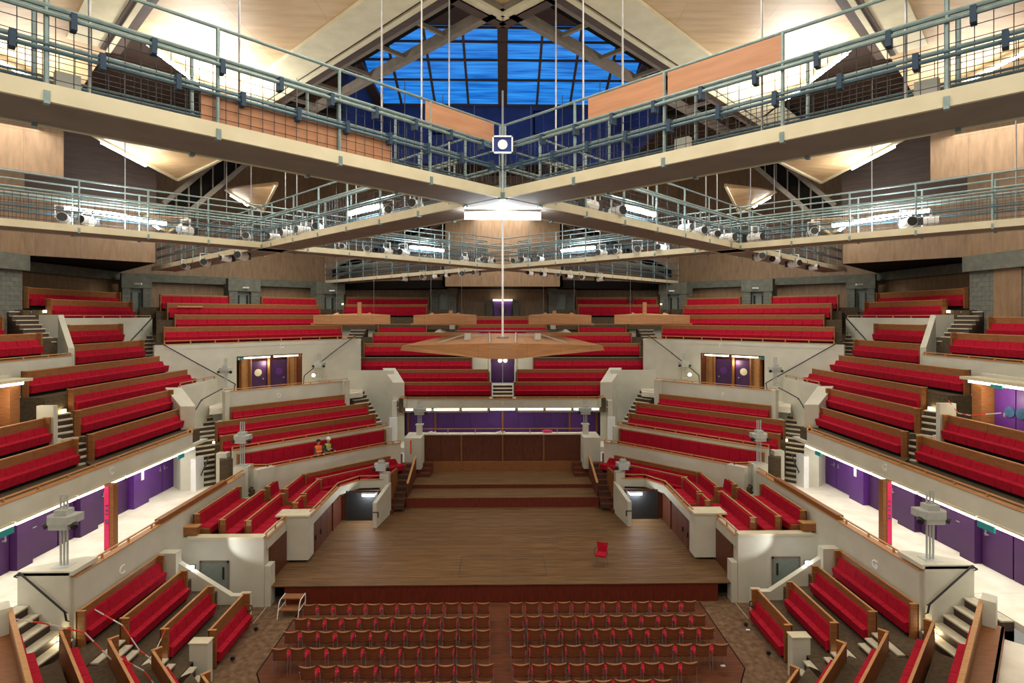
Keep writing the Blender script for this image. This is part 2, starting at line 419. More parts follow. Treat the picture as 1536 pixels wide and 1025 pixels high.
def exit_sign(loc, rz, label, w=.5):
    o = thing('exit_sign', loc, rz, label, 'exit sign')
    MB().box(-w/2,w/2,-.03,.03,-.09,.09).build('case','sign',o)
    g = glyph('← ⌂', .13, .004, 'pictogram', 'helmet', o) if False else None
    m = MB(); m.box(-.12,-.04,-.04,-.03,-.05,.05); m.box(.02,.18,-.04,-.03,-.015,.015); m.prism([(.18,-.04),(.24,-.035),(.18,-.03)],-.04,.04)
    m.build('pictogram','helmet',o); return o
exit_sign((-4.45,36.05,5.04),0,'green exit sign on the left under the section E balcony')
exit_sign((4.85,36.05,5.04),0,'green exit sign on the right under the section E balcony')

EY = [37.2,38.1,39.0,39.9,40.8,41.7,42.6,43.5]
EZ = [6.72,7.47,8.22,9.15,9.90,10.50,11.96,12.55]
EX = [(6.6,.72),(7.1,.95),(10.8,2.1),(9.8,2.1),(9.4,1.7),(9.2,5.6),(12.0,5.7),(12.0,5.7)]
for s in (-1,1):
    for i,(Y,z,(xa,xb)) in enumerate(zip(EY,EZ,EX)):
        bench((s*xa,Y),(s*xb,Y),z,fE(s),'red bench in centre section E, %s row up from its balcony rail, %s half' % (ORD[i],SIDE[s]),'benches of section E', wood=.25 if i<6 else .18)
for i,(Y,z) in enumerate(((41.75,10.48),(42.6,11.06))):
    bench((-3.3 if i==0 else -2.5,Y),(3.3 if i==0 else 2.5,Y),z,fE(1),'red bench in the middle of section E below its small back door, %s of two' % ('lower','upper')[i],'benches of section E')
rows=[]
for i,(Y,z) in enumerate(zip(EY,EZ)):
    zt=z-.97
    if i>5: x=13.0
    elif i<2: x=6.7
    else: x=10.9
    if i<4 or i>5:
        xi = .9 if i<4 else 4.0
        for s in (-1,1): rows.append(([(s*x,Y-.95),(s*xi,Y-.95),(s*xi,Y+.02),(s*x,Y+.02)],zt,.9))
    else: rows.append(([(-x,Y-.9),(x,Y-.9),(x,Y+.06),(-x,Y+.06)],zt,1.2))
rows.append(([(-4,41.78),(4,41.78),(4,42.65),(-4,42.65)],10.09,.8))
terrace(rows)
stair((0,35.95),(0,38.1),5.3,6.45,1.3,6,'short pale steps up to the purple double door in the middle of section E')
o = thing('double_door',(0,38.95,6.45),0,'purple double door with round porthole windows in the middle of section E','door')
for k,x in ((0,-.41),(1,.41)):
    lf = MB().box(x-.40,x+.40,-.05,0,0,2.1).build('door_leaf','purple_dark',o)
    MB().tube((x*.45,-.07,1.55),(x*.45,-.05,1.55),.16,18).build('porthole','helmet',lf)
MB().box(-.95,-.83,-.15,.05,0,2.2).box(.83,.95,-.15,.05,0,2.2).box(-.95,.95,-.15,.05,2.1,2.25).build('frame','white',o)
struct('wall_back', MB().box(-2.1,-.95,38.9,39.1,6.3,8.4).box(.95,2.1,38.9,39.1,6.3,8.4).box(-2.1,2.1,38.95,40.6,8.25,8.4), 'white')
lamp('POINT',(0,38.0,8.0),25,.1,(1,.95,.85))
# light door at the very back
o = thing('back_doorway',(0,44.45,10.9),0,'small purple door with a strip light above it at the top of section E','door')
MB().box(-.72,.72,-.05,0,0,1.35).build('door_leaf','purple',o)
MB().tube((0,-.08,.55),(0,-.05,.55),.26,18).build('porthole','purple_dark',o)
MB().box(-1.25,-.8,-.3,0,0,1.45).box(.8,1.25,-.3,0,0,1.45).build('jamb','block',o)
MB().box(-.75,.75,-.28,-.18,1.38,1.5).build('strip_lamp','tube_soft',o)
terrace([([(-4,42.66),(4,42.66),(4,44.8),(-4,44.8)],10.85,.9)])
# slanted white cheek walls at both ends of the front rows, and the long white wall between D and E
for s in (-1,1):
    nm='wall_'+SIDE[s]
    struct(nm, MB().prism([(s*8.15,38.2),(s*7.3,38.2),(s*6.4,36.6),(s*7.15,36.6)],2.9,[7.55,7.55,6.75,6.75]), 'white')
    struct(nm, MB().wall((s*7.3,37.6),(s*12.3,37.6),2.9,7.45,.2).wall((s*6.98,36.2),(s*6.98,38.5),2.9,5.6,.3), 'white')
    # E upper side walls (beside the top stairs)
    struct(nm, MB().wall((s*9.6,42.1),(s*13.0,42.1),9.4,10.55,.15).wall((s*3.7,42.5),(s*5.3,41.2),9,10.8,.15,z1q=9.7).wall((s*3.7,42.6),(s*3.7,44.6),9.5,10.8,.15), 'white')
    stair((s*11.2,37.7),(s*11.0,39.0),7.2,8.0,1.5,4,'pale steps beside the %s end of the section E rows, lower flight' % SIDE[s])
    stair((s*11.0,39.0),(s*10.6,42.1),8.0,10.3,1.1,10,'pale steps climbing past the %s end of the upper section E rows' % SIDE[s])
    handrail([(s*12.3,37.3,5.9),(s*11.0,37.3,5.9),(s*9.2,37.3,5.0),(s*7.9,37.2,3.5),(s*7.5,37.2,3.3)],'black handrail on the white wall between sections %s and E' % LET_D[s])
    o = thing('wall_plate',(s*7.0,36.0,3.3),0,'tall white service panel beside the purple wall, %s end' % SIDE[s],'panel')
    MB().box(-.24,.24,-.12,0,-.35,1.3).build('casing','helmet',o)
    handrail([(s*9.7,42.0,10.75),(s*11.1,42.0,10.3),(s*11.1,42.0,10.05)],'short black handrail high on the white wall at the %s end of section E' % SIDE[s])

# ================================================================== DIAGONAL SECTIONS D and F
for s in (-1,1):
    L = LET_D[s]; nm='wall_'+SIDE[s]
    # lowest parapet with the workers, wraps to the white block
    zt=3.80
    a = pD(s,38.4,404); b = pD(s,38.4,580)
    parapet('white balcony front below section %s with a timber rail' % L, [(s*12.4,27.1),a,b,(s*5.85,b[1]+.35)], 2.2, 3.8, railh=.15)
    terrace([([pD(s,38.3,380),pD(s,38.3,590),pD(s,41.4,590),pD(s,41.4,360)],2.9,.5)],'tread')
    # bench D0 under the middle parapet
    bench(pD(s,39.95,358),pD(s,39.95,576),4.45,fD(s),'long red bench at the foot of section %s, directly behind its lowest balcony rail' % L,'benches of section '+L,hb=1.5,wood=.06)
    parapet('narrow white ledge and timber rail dividing the lower rows of section %s' % L,[pD(s,40.1,352),pD(s,40.1,580)],2.9,4.62,t=.22,railh=.17)
    Dc=[41.4,42.95,44.4]; Dz=[5.23,5.75,6.27]; Du=[(333,562),(326,551),(348,518)]
    for i,(c,z,(ua,ub)) in enumerate(zip(Dc,Dz,Du)):
        bench(pD(s,c,ua),pD(s,c,ub),z,fD(s),'red bench in diagonal section %s, %s row above its dividing rail' % (L,ORD[i]),'benches of section '+L,ends=(1,1) if i<2 else (0,0),wood=.28)
    terrace([(quad(pD,s,c-1.4,c+.02,ua-(0 if i else 0),ub),z-.97,1.6) for i,(c,z,(ua,ub)) in enumerate(zip(Dc,Dz,[(333,562),(326,556),(338,524)]))])
    # door balcony
    parapet('white balcony front marked %s below the double doors' % L,[pD(s,45.0,341),pD(s,45.0,522)],5.2,7.02,letter=L,lz=6.55,lf=.40,railh=.13,lsize=.32)
    struct(nm, MB().wall(pD(s,44.8,339),pD(s,44.8,346.5),5.0,7.1,.45).wall(pD(s,44.8,515),pD(s,44.8,523),5.0,7.1,.45), 'white')
    terrace([(quad(pD,s,45.0,48.2,318,545),6.2,.3)],'white_floor')
    # white wall behind with the doors
    struct(nm, MB().wall(pD(s,48,236),pD(s,48,357),5.2,9.55,.25).wall(pD(s,48,455),pD(s,48,541),5.2,9.55,.25).wall(pD(s,48,357),pD(s,48,455),8.75,9.55,.25), 'white')
    parapet('timber rail and red-lined front of upper section %s' % L,[pD(s,48,252),pD(s,48,533)],9.3,9.56,t=.28,railh=.2,letter=L,lz=9.25,lf=.555,lsize=.36)
    # door recess
    pa=Vector(pD(s,48,357)); pb=Vector(pD(s,48,455)); d=(pb-pa).normalized(); n=-fD(s)
    def lp(t,dep): q=pa+(pb-pa)*t+n*dep; return (q.x,q.y)
    struct(nm, MB().wall(lp(0,1.3),lp(1,1.3),6.2,8.8,.1).wall(lp(0,0),lp(0,1.3),6.2,8.8,.12).wall(lp(1,0),lp(1,1.3),6.2,8.8,.12).prism([lp(0,0),lp(1,0),lp(1,1.3),lp(0,1.3)],8.75,8.85), 'panel')
    rz=math.atan2(d.y,d.x)
    for k,(ta,tb) in enumerate(((.27,.52),(.59,.84))):
        c=pa+(pb-pa)*((ta+tb)/2)+n*.8
        o=thing('door',(c.x,c.y,6.2),rz,'dark purple oval-windowed door, %s of the two in the doorway of section %s' % (('left','right')[k] if s<0 else ('right','left')[k],L),'door')
        w=(pb-pa).length*(tb-ta)
        yy=-1 if fD(s).dot(Vector((math.sin(rz),-math.cos(rz))))>0 else 1
        lf=MB().box(-w/2,w/2,-.03,.03,0,2.15).build('door_leaf','purple_dark',o)
        MB().tube((0,yy*.04,1.45),(0,yy*.02,1.45),.22,18).build('oval_window','cream' if k==0 else 'purple',lf)
        MB().ball((.28,yy*.07,1.05),.05).build('door_knob','metal',lf,True)
    q0=pa+(pb-pa)*.5+n*.7
    df=thing('door_surround',(q0.x,q0.y,6.2),0,'timber posts and pale side panels framing the doorway of section %s' % L,'door frame')
    for t_ in (.02,.13,.27,.555,.86,.98):
        q=pa+(pb-pa)*t_+n*.7; at(df, MB().prism([(q.x-.07,q.y-.07),(q.x+.07,q.y-.07),(q.x+.07,q.y+.07),(q.x-.07,q.y+.07)],6.2,8.6).build('post','oak',df))
    at(df, MB().wall(lp(.13,.85),lp(.27,.85),6.2,8.6,.06).build('side_panel','oak_edge',df)); at(df, MB().wall(lp(.86,.85),lp(.97,.85),6.2,8.6,.06).build('side_panel','oak_edge',df))
    for k,(ta,tb) in enumerate(((.12,.53),(.57,.97))):
        strip(lp(ta,.25),lp(tb,.25),8.62,'%s strip light in the doorway of section %s' % (('left','right')[k] if s<0 else ('right','left')[k],L),'doorway strip lights')
    q=lp(.07 if s<0 else .03,.1); exit_sign((q[0],q[1],8.6),rz,'green exit sign over the doorway of section %s' % L,.4)
    q=lp(.5,.6); lamp('POINT',(q[0],q[1],8.2),35,.2,(1,.9,.65))
    # upper rows
    UC=[49.2,50.5,51.8,53.4]; UZ=[10.49,11.17,11.84,12.36]
    UU=[(249,512),(265,482),(254,480),None]
    for i,(c,z,uu) in enumerate(zip(UC,UZ,UU)):
        if uu: bench(pD(s,c,uu[0]),pD(s,c,uu[1]),z,fD(s),'red bench in upper section %s, %s row above the doors' % (L,ORD[i]),'benches of upper section '+L)
        else:
            bench(pD(s,c,244),pD(s,c,347),z,fD(s),'short red bench in the top row of section %s, nearest the side corner' % L,'benches of upper section '+L,wood=.1)
            bench(pD(s,c,393),pD(s,c,475),z,fD(s),'short red bench in the top row of section %s, between its two inner piers' % L,'benches of upper section '+L,wood=.1)
    terrace([(quad(pD,s,c-1.3,c+.02,240 if i else 246,515 if i==0 else 487),z-.97,.5 if i==0 else 1.2) for i,(c,z) in enumerate(zip(UC,UZ))]+[(quad(pD,s,53.4,59,215,500),11.6,.6)])
    # stairs
    stair((s*13.9,27.5),(s*17.1,30.9),2.9,6.2,1.7,17,'broad flight of pale steps between sections %s and %s' % (LET_C[s],L))
    stair((s*6.9,34.1),(s*9.6,36.6),2.9,6.2,1.1,15,'flight of pale steps between section %s and the white wall of section E' % L)
    handrail([(s*18.1,29.5,9.83),(s*16.7,30.9,8.5),(s*15.3,32.3,7.2),(s*15.35,32.2,6.6)],'long black handrail running down the white wall beside the %s doorway of section %s' % (('left','right')[s>0],L))
    handrail([(s*9.9,37.75,9.75),(s*11.1,36.55,8.66),(s*12.4,35.2,7.35),(s*12.45,35.15,6.6)],'black handrail on the white wall at the inner side of the section %s doorway' % L)
    handrail([(s*15.0,30.2,7.2),(s*15.4,28.9,6.8),(s*15.6,27.9,5.7)],'curved black handrail beside the steps at the outer end of section %s' % L)
    struct(nm, MB().wall((s*16.02,28.05),(s*16.02,31.6),3.5,7.6,.15), 'white')
    m=MB(); rail(m,[(s*16.02,28.1),(s*16.02,31.4)],7.75,.15); tag(m.build('guard_rail','oak_edge'),'oak rail on the white wall at the outer end of section %s' % L,'rail')
    for (cc,u0) in ((48.7,242),(50.3,237),(51.6,234)): pass

# ================================================================== SIDE SECTIONS C and G
CX=[15.3,16.23,17.16,18.09,19.02,19.95,20.9,21.8]
CM=[.286,.222,.169,.116,.067,.021,-.037,-.060]
for s in (-1,1):
    L=LET_C[s]; nm='wall_'+SIDE[s]
    CZ=[H-m*x for m,x in zip(CM,CX)]
    CU=[(138,273),(118,258),(109,292),(42,250),(112,216),(104,185),(78,200),(44,182)]
    for i in range(8):
        e=(1,1)
        bench(pC(s,CX[i],CU[i][0]),pC(s,CX[i],CU[i][1]),CZ[i],fC(s),'red bench in side section %s beyond the aisle, %s row up from the balcony rail' % (L,ORD[i]),'benches of section '+L,ends=e,wood=.30)
    terrace([([(s*(x-.93),CX[i]*F/(754-CU[i][0])-(0.9 if i==0 else .05)),(s*(x-.93),CX[i]*F/(754-CU[i][1])+.1),(s*(x+.02),CX[i]*F/(754-CU[i][1])+.1),(s*(x+.02),CX[i]*F/(754-CU[i][0])-.05)],z-.97,min(1.6,z-.97-5.21)) for i,(x,z) in enumerate(zip(CX,CZ)) if i<6]+[([(s*20.12,x0_),(s*20.12,33.0),(s*21.82,33.0),(s*21.82,x0_)],z_,.9) for x0_,z_ in ((25.8,CZ[6]-.97),)])
    # near part of the section, running out of the frame
    for i in range(2):
        bench((s*CX[i],(20.15,20.1)[i]),(s*CX[i],13.4),CZ[i],fC(s),'red bench in section %s nearer than the aisle, %s row from the balcony rail' % (L,ORD[i]),'benches of section '+L,wood=.30)
    terrace([([(s*(CX[i]-.93),20.2),(s*(CX[i]-.93),13),(s*(CX[i]+.02),13),(s*(CX[i]+.02),20.2)],CZ[i]-.97,CZ[i]-.97-5.21) for i in range(2)]+[([(s*14.2,20.2),(s*14.2,21.1),(s*15.3,21.1),(s*15.3,20.2)],5.45,.3)])
    stair((s*15.25,20.75),(s*17.2,21.7),5.5,7.35,.95,9,'lit pale aisle steps in section %s between its near and far benches' % L)
    # balcony front with C / G and the strip lights beneath
    parapet('long white side balcony front marked %s above the purple doors' % L,[(s*14.15,9.0),(s*14.15,25.6),(s*14.9,26.9)],5.18,5.78,letter=L,lz=5.52,lf=(20.35-9)/16.6,railh=.15,lsize=.36,t=.2)
    struct('floor', MB().box(min(s*14.2,s*16.0),max(s*14.2,s*16.0),9,27.2,5.08,5.2),'white')
    for k in range(7):
        y0=25.7-2.35*(k+1); 
        o=thing('strip_light',(s*14.05,y0+1.17,5.12),0,'%s strip light from the far end under the section %s balcony' % (ORD[k],L),'strip light','strip lights under section '+L)
        MB().box(-.07,.07,-1.13,1.13,-.05,.03).build('diffuser','tube_soft',o); MB().box(-.09,.09,-1.15,1.15,.03,.07).build('housing','cream',o)
    q=pC(s,14.0,5); exit_sign((s*13.93,15.9,5.02),PI/2 if s>0 else -PI/2,'green exit sign at the near end under the section %s balcony' % L,.55)
    exit_sign((s*13.93,24.5,5.02),PI/2 if s>0 else -PI/2,'green exit sign at the far end under the section %s balcony' % L,.4)
    # walkway floor, purple doors
    struct('floor', MB().box(min(s*12.4,s*16.2),max(s*12.4,s*16.2),16.31,28.6,2.7,2.9).box(min(s*13.76,s*16.2),max(s*13.76,s*16.2),9,16.3,2.7,2.9),'white_floor')
    struct(nm, MB().box(min(s*15.9,s*16.1),max(s*15.9,s*16.1),9,28.5,2.9,5.2),'purple_mid')
    # door leaves along the wall (y positions from far to near)
    ends=[(27.6,26.3,'purple'),(26.25,25.0,'purple'),(23.9,22.7,'purple_dark'),(22.6,21.9,'purple_dark'),(20.9,20.2,'purple_dark'),(20.15,18.9,'purple_dark'),(18.2,17.1,'purple_dark'),(17.05,15.9,'purple_dark'),(15.1,14.0,'purple_dark')]  # far leaves lighter, near ones darker: walkway light put into the colour
    for k,(ya,yb,mt) in enumerate(ends):
        o=thing('purple_door',(s*15.85,(ya+yb)/2,2.9),0,'purple door leaf with steel lever, %s from the far end, section %s walkway' % (ORD[k],L),'door','purple doors of section '+L)
        MB().box(-.04,.04,-(ya-yb)/2,(ya-yb)/2,.01,2.2).build('door_leaf',mt,o)
        hy = -(ya-yb)/2+.14 if k in (0,2,5,7) else (ya-yb)/2-.14
        MB().bar((-s*.09,hy,1.08),(-s*.09,hy+(.16 if hy<0 else -.16),1.08),.025,.03).bar((-s*.05,hy,1.0),(-s*.05,hy,1.2),.02,.05).build('lever_handle','metal',o)
    for k,(ya,yb) in enumerate(((24.95,23.95),(21.85,20.95),(18.85,18.25),(15.85,15.15))):
        o=thing('purple_pier',(s*15.72,(ya+yb)/2,2.9),0,'purple pier between the doors, %s from the far end of the section %s walkway' % (ORD[k],L),'pier','purple piers of section '+L)
        MB().box(-.13,.13,-(ya-yb)/2,(ya-yb)/2,0,2.25).build('pier_body','purple' if k==0 else 'purple_dark',o)  # only the far pier takes the lit purple
        if k==0: MB().box(-s*.15-.01,-s*.15+.01,-.05,.12,1.1,1.5).build('switch_panel','helmet',o)
    o=thing('timber_jamb',(s*15.7,28.0,2.9),0,'timber end panel closing the row of purple doors, section %s' % L,'panel')
    MB().box(-.3,.3,-.35,.35,0,2.25).build('panel_board','oak',o)
    # column with the magenta panel
    o=thing('timber_column',(s*13.75,19.9,2.9),0,'timber column with a magenta strip standing on the section %s walkway' % L,'column')
    MB().box(-.16,.16,-.12,.12,0,2.3).build('shaft','oak',o)
    MB().box(min(s*.14,-s*.02)-.0,max(s*.14,-s*.02),-.14,-.12,.05,2.25).build('magenta_strip','magenta',o)
    m=MB()
    for zz in (.95,1.05,1.25,1.38,1.55): m.box(min(s*.1,0),max(s*.1,0),-.15,-.14,zz,zz+.05)
    m.build('print_marks','mirror_blue',o)
    # lower parapet beside the walkway (C / G)
    o=parapet('white lower balcony front marked %s beside the walkway' % L,[(s*12.3,16.2),(s*12.3,27.1)],1.2,3.62,letter=L,lz=2.95,lf=(18.15-16.2)/10.9,railh=.17,lsize=.40,t=.2)
    MB().box(min(s*12.2,s*12.42),max(s*12.2,s*12.42),20.2,25.0,3.62,3.83).build('boarding','oak',o).location=-Vector(o.location)
    struct(nm, MB().box(min(s*12.3,s*13.75),max(s*12.3,s*13.75),16.1,16.3,.5,3.80),'white')
    struct(nm, MB().prism([(s*12.2,16.1),(s*13.75,16.1),(s*13.75,16.35),(s*12.6,17.1),(s*12.2,17.1)],3.72,3.84),'white')
    # pier at the far end of the balcony + slanted white cap
    struct(nm, MB().prism([(s*16.7,28.0),(s*15.9,28.0),(s*14.45,26.6),(s*15.1,26.5)],2.9,[7.55,7.55,6.85,6.85]), 'white')
    o=thing('wall_plate',(s*14.45,26.75,2.9),0,'tall white service panel at the end of the purple doors, section %s side' % L,'panel')
    MB().box(-.12,.12,-.35,.35,0,1.5).build('casing','helmet',o)
    handrail([(s*14.2,26.6,3.6),(s*14.15,26.9,4.0),(s*14.2,27.3,4.3)],'short curved black handrail beside the service panel of section %s' % L)
    # upper balcony front, near side
    zU=9.45
    parapet('white upper balcony front marked %s near the frame edge' % L,[(s*18.6,9.0),(s*18.6,24.4)],8.0,9.38,letter=L,lz=8.75,lf=(20.8-9)/15.4,railh=.12,lsize=.42)
    struct(nm, MB().wall((s*18.7,24.6),(s*20.1,25.8),8.0,9.7,.22,z1q=11.15).wall((s*20.1,25.75),(s*20.95,25.75),9.0,11.15,.2), 'white')
    UX=[19.6,20.6]; 
    for i,(x,m) in enumerate(((19.6,.0375),(20.6,.002))):
        bench((s*x,(23.9,23.2)[i]),(s*x,13.5),H-m*x,fC(s),'red bench in upper section %s near the frame edge, %s row above its front' % (L,ORD[i]),'benches of upper section '+L)
    terrace([([(s*18.6,9),(s*19.62,9),(s*19.62,24.4),(s*18.6,24.4)],H-.0375*19.6-.97,1.0),([(s*19.6,9),(s*21.4,9),(s*21.4,25),(s*19.6,25)],H-.97,1.0),([(s*20.95,24.8),(s*23.4,24.8),(s*23.4,35.2),(s*20.95,35.2)],11.36,.5)])
    stair((s*19.7,24.45),(s*21.3,24.9),9.8,11.3,.9,8,'pale steps at the upper left corner of section C' if s<0 else 'pale steps at the upper right corner of section G')
    # doorway under it
    o=thing('doorway',(s*17.45,18.7,6.6),PI/2 if s<0 else -PI/2,'purple double door with round portholes in the side doorway of section %s' % L,'door')
    for x in (-.42,.42):
        lf=MB().box(x-.4,x+.4,-.05,0,0,2.0).build('door_leaf','purple',o)
        MB().tube((x*.5,-.08,1.2),(x*.5,-.05,1.2),.19,18).build('porthole','mirror_blue',lf)
        MB().box(x-.04,x+.04,-.07,-.05,1.0,1.14).build('push_plate','metal',lf)
    MB().box(.85,1.25,-.5,.02,0,2.2).box(-1.25,-.85,-.5,.02,0,2.2).build('jamb','oak',o)
    MB().box(-1.5,1.5,-.75,0,2.2,2.3).build('canopy','cream',o)
    MB().box(-1.2,1.2,-.68,-.58,2.1,2.19).build('strip_lamp','tube_soft',o)
    MB().box(-.22,.22,-.74,-.69,2.04,2.16).build('exit_panel','sign',o)
    struct(nm, MB().box(min(s*17.5,s*17.7),max(s*17.5,s*17.7),9,20.2,6.2,9.0).box(min(s*17.5,s*18.7),max(s*17.5,s*18.7),9,20.2,8.3,8.5),'white')
    terrace([([(s*16.25,9),(s*17.5,9),(s*17.5,20.9),(s*16.25,20.9)],6.6,.4)],'white_floor')
    struct(nm, MB().box(min(s*16.55,s*16.8),max(s*16.55,s*16.8),20.25,21.35,6.2,7.75) if False else MB().box(min(s*15.95,s*16.55),max(s*15.95,s*16.55),20.16,20.35,6.0,7.9),'white')
    struct(nm, MB().box(min(s*16.6,s*17.2),max(s*16.6,s*17.2),17.3,17.6,6.4,7.35),'white')
    lamp('POINT',(s*16.7,18.9,8.2),40,.2,(1,.9,.7))
    # upper stairs beside C rows
    stair((s*16.4,28.6),(s*20.0,31.4),6.2,9.6,1.1,17,'pale steps climbing past the far ends of the section %s rows' % L)
    stair((s*20.0,31.4),(s*21.6,33.0),9.6,11.4,1.1,9,'top flight of pale steps between upper sections %s and %s' % (L,LET_D[s]))
    handrail([(s*19.9,32.3,11.1),(s*19.9,31.2,10.35),(s*19.9,30.3,9.75)],'black handrail on the white wall beside the top rows of section %s' % L)
    # side wall bounding top of C rows, white front between
    struct(nm, MB().wall((s*19.5,27.3),(s*19.5,32.0),9.0,9.85,.1) if False else MB().wall((s*20.05,25.9),(s*20.05,32.3),8.6,11.0,.12),'white')
    m=MB(); rail(m,[(s*20.05,25.9),(s*20.05,32.2)],11.12,.12); tag(m.build('guard_rail','oak_edge'),'oak rail above the white wall behind the top far rows of section %s' % L,'rail')

# ================================================================== STALLS SIDE BLOCK (rows against the lower white front)
AX=[9.25,10.22,11.2,12.12]; AM=[1.07,.916,.792,.694]; AU=[(316,368),(245,315),(186,276),(122,242)]
for s in (-1,1):
    L=LET_C[s]; nm='wall_'+SIDE[s]
    for i in range(4):
        z=H-AM[i]*AX[i]; y0=AX[i]*F/(754-AU[i][0]); y1=min(20.15,AX[i]*F/(754-AU[i][1]))
        lab='red bench on castors, lowest of the four side benches on the %s' % SIDE[s] if i==0 else 'red bench below the lower %s front, %s row up from the floor' % (L,ORD[i])
        bench((s*AX[i],y0),(s*AX[i],y1),z,fC(s),lab,'side stalls benches, %s' % SIDE[s],hb=1.15 if i==0 else 1.0,wood=.22 if i else .42,depth=.62,wheels=(i==0))
    terrace([([(s*(x-.97),y0-.05),(s*(x-.97),20.3),(s*(x+.02),20.3),(s*(x+.02),y0-.05)],H-m*x-1.0,.8) for x,m,y0 in [(AX[i],AM[i],AX[i]*F/(754-AU[i][0])) for i in (1,2,3)]])
    # white dividing wall with sloping top
    struct(nm, MB().wall((s*12.2,20.35),(s*9.75,20.35),0,2.62,.22,z1q=1.05).wall((s*9.75,20.35),(s*9.15,20.35),0,1.05,.24).wall((s*9.0,20.35),(s*9.0,21.5),0,.0001,.02), 'white')
    struct(nm, MB().wall((s*12.3,20.25),(s*11.6,20.25),0,2.66,.35).wall((s*9.45,20.3),(s*9.1,20.3),0,1.1,.34), 'white')
    # white wall below the side balcony with the grey door
    struct(nm, MB().box(min(s*9.1,s*12.4),max(s*9.1,s*12.4),21.5,21.7,0,2.62),'white')
    struct(nm, MB().box(min(s*8.86,s*9.09),max(s*8.86,s*9.09),21.52,21.95,0,1.55),'white')
    struct(nm, MB().box(min(s*9.12,s*9.4),max(s*9.12,s*9.4),21.71,23.55,0,2.55),'white')
    o=thing('grey_door',(s*10.95,21.48,0),0,'plain grey door in the white wall beside the stage, %s' % SIDE[s],'door')
    MB().box(-.48,.48,-.03,0,0,1.72).build('door_leaf','grey_door',o)
    MB().box(-.55,-.48,-.05,.0,0,1.79).box(.48,.55,-.05,0,0,1.79).box(-.55,.55,-.05,0,1.72,1.79).build('frame','truss',o)
    MB().box(-s*.35-.03,-s*.35+.03,-.07,-.03,1.1,1.55).build('door_closer','black',o)
    # flood lamp on the wall
    o=thing('flood_lamp',(s*11.1,20.3,2.02),0,'small dazzling work lamp on top of the sloping white wall, %s' % SIDE[s],'work lamp')
    MB().box(-.09,.09,-.1,0,0,.16).build('housing','metal',o); MB().box(-.07,.07,-.115,-.1,.02,.14).build('lens','flood',o)
    MB().box(-.07,.07,0,.02,.02,.14).build('rear_lens','flood',o)
    l=lamp('SPOT',(s*11.1,20.45,2.25),120,.04,(.95,.97,1),(0,0,0),spot=1.0)
    l.rotation_euler=Vector((-s*1.6,1.0,.30)).to_track_quat('-Z','Y').to_euler()
    # free standing white post near the first bench and tread steps
    o=thing('white_post',(s*9.1,17.1,0),0,'square white post at the near end of the lowest side bench on the %s' % SIDE[s],'post')
    MB().box(-.27,.27,-.2,.1,0,1.28).build('shaft','white',o); MB().box(-.3,.3,-.22,.12,1.28,1.31).build('cap','cream',o)
    # aisle stairs on the corner, small flights between the levels
    lv=[(8.6,9.25,0),(9.25,10.23,.76),(10.23,11.2,1.23),(11.2,12.2,1.69)]
    terrace([([(s*xa,y0_),(s*xa,17.2),(s*xb,17.2),(s*xb,y0_)],z_,z_) for (xa,xb,z_),y0_ in zip(lv[1:],(15.3,14.6,14.2))])
    for i in range(3):
        stair((s*(lv[i+1][0]-.62),16.1-.1*i),(s*lv[i+1][0],16.1-.1*i),lv[i][2],lv[i+1][2],1.1,3,'pale steps on the %s corner aisle, %s flight up from the floor' % (SIDE[s],ORD[i]))
    stair((s*12.2,15.45),(s*13.75,15.45),1.69,2.9,1.25,5,'pale steps climbing from the corner benches to the walkway, %s' % SIDE[s])
    handrail([(s*13.75,16.0,3.75),(s*13.6,16.0,3.85),(s*12.35,16.0,2.75),(s*12.3,16.0,2.5)],'black handrail on the white wall end above the corner steps, %s' % SIDE[s])
    # near corner rows, seen from behind; they run along the near diagonal
    NZ=[H-7.3,H-8.47,H-8.85,H-9.34,H-10.1]; NC=[1.9,3.35,4.7,6.0,7.4]
    NY=[14.3,15.3,15.5,15.8,15.9]
    for i in range(5):
        c=NC[i]; y0=NY[i]; a=(s*(y0-c),y0); b=(s*(y0-c-4.4),y0-4.4)
        if i==0:
            o=thing('timber_balustrade',(a[0],a[1],2.2),0,'broad oak topped balustrade behind the outermost corner bench, %s' % SIDE[s],'balustrade')
            n=-fN(s); org=Vector(o.location)
            w=MB().wall(a,b,1.2,3.65,.06).wall((a[0]+n.x*.42,a[1]+n.y*.42),(b[0]+n.x*.42,b[1]+n.y*.42),1.2,3.2,.06).prism([a,b,(b[0]+n.x*.45,b[1]+n.y*.45),(a[0]+n.x*.45,a[1]+n.y*.45)],3.12,3.2).build('boarding','oak',o); w.location=-org
            w=MB().wall(a,b,3.65,3.76,.10).build('top_rail','oak_edge',o); w.location=-org
            w=MB().wall((a[0]-fN(s).x*.3+.0,a[1]-fN(s).y*.3),(a[0]-fN(s).x*.0,a[1]),2.6,3.85,.5).build('end_block','white',o); w.location=-org
            f=fN(s); a2=(a[0]+f.x*.08,a[1]+f.y*.08); b2=(b[0]+f.x*.08,b[1]+f.y*.08)
            bench((a2[0]-s*.0-.0+(-s)*1.0*.7071*0,a2[1]),b2,3.05,fN(s),'outermost red corner bench in front of the oak balustrade, %s' % SIDE[s],'corner stalls benches, %s' % SIDE[s],hb=1.0,wood=.04,ends=(0,0),depth=.62)
        else:
            bench(a,b,NZ[i],fN(s),'red corner bench seen from behind on the %s, %s' % (SIDE[s],('second row in from the oak balustrade','third row in from the oak balustrade','fourth row in from the oak balustrade','innermost row beside the white post')[i-1]),'corner stalls benches, %s' % SIDE[s],hb=1.0,depth=.62)
    n=-fN(s)
    rws=[]
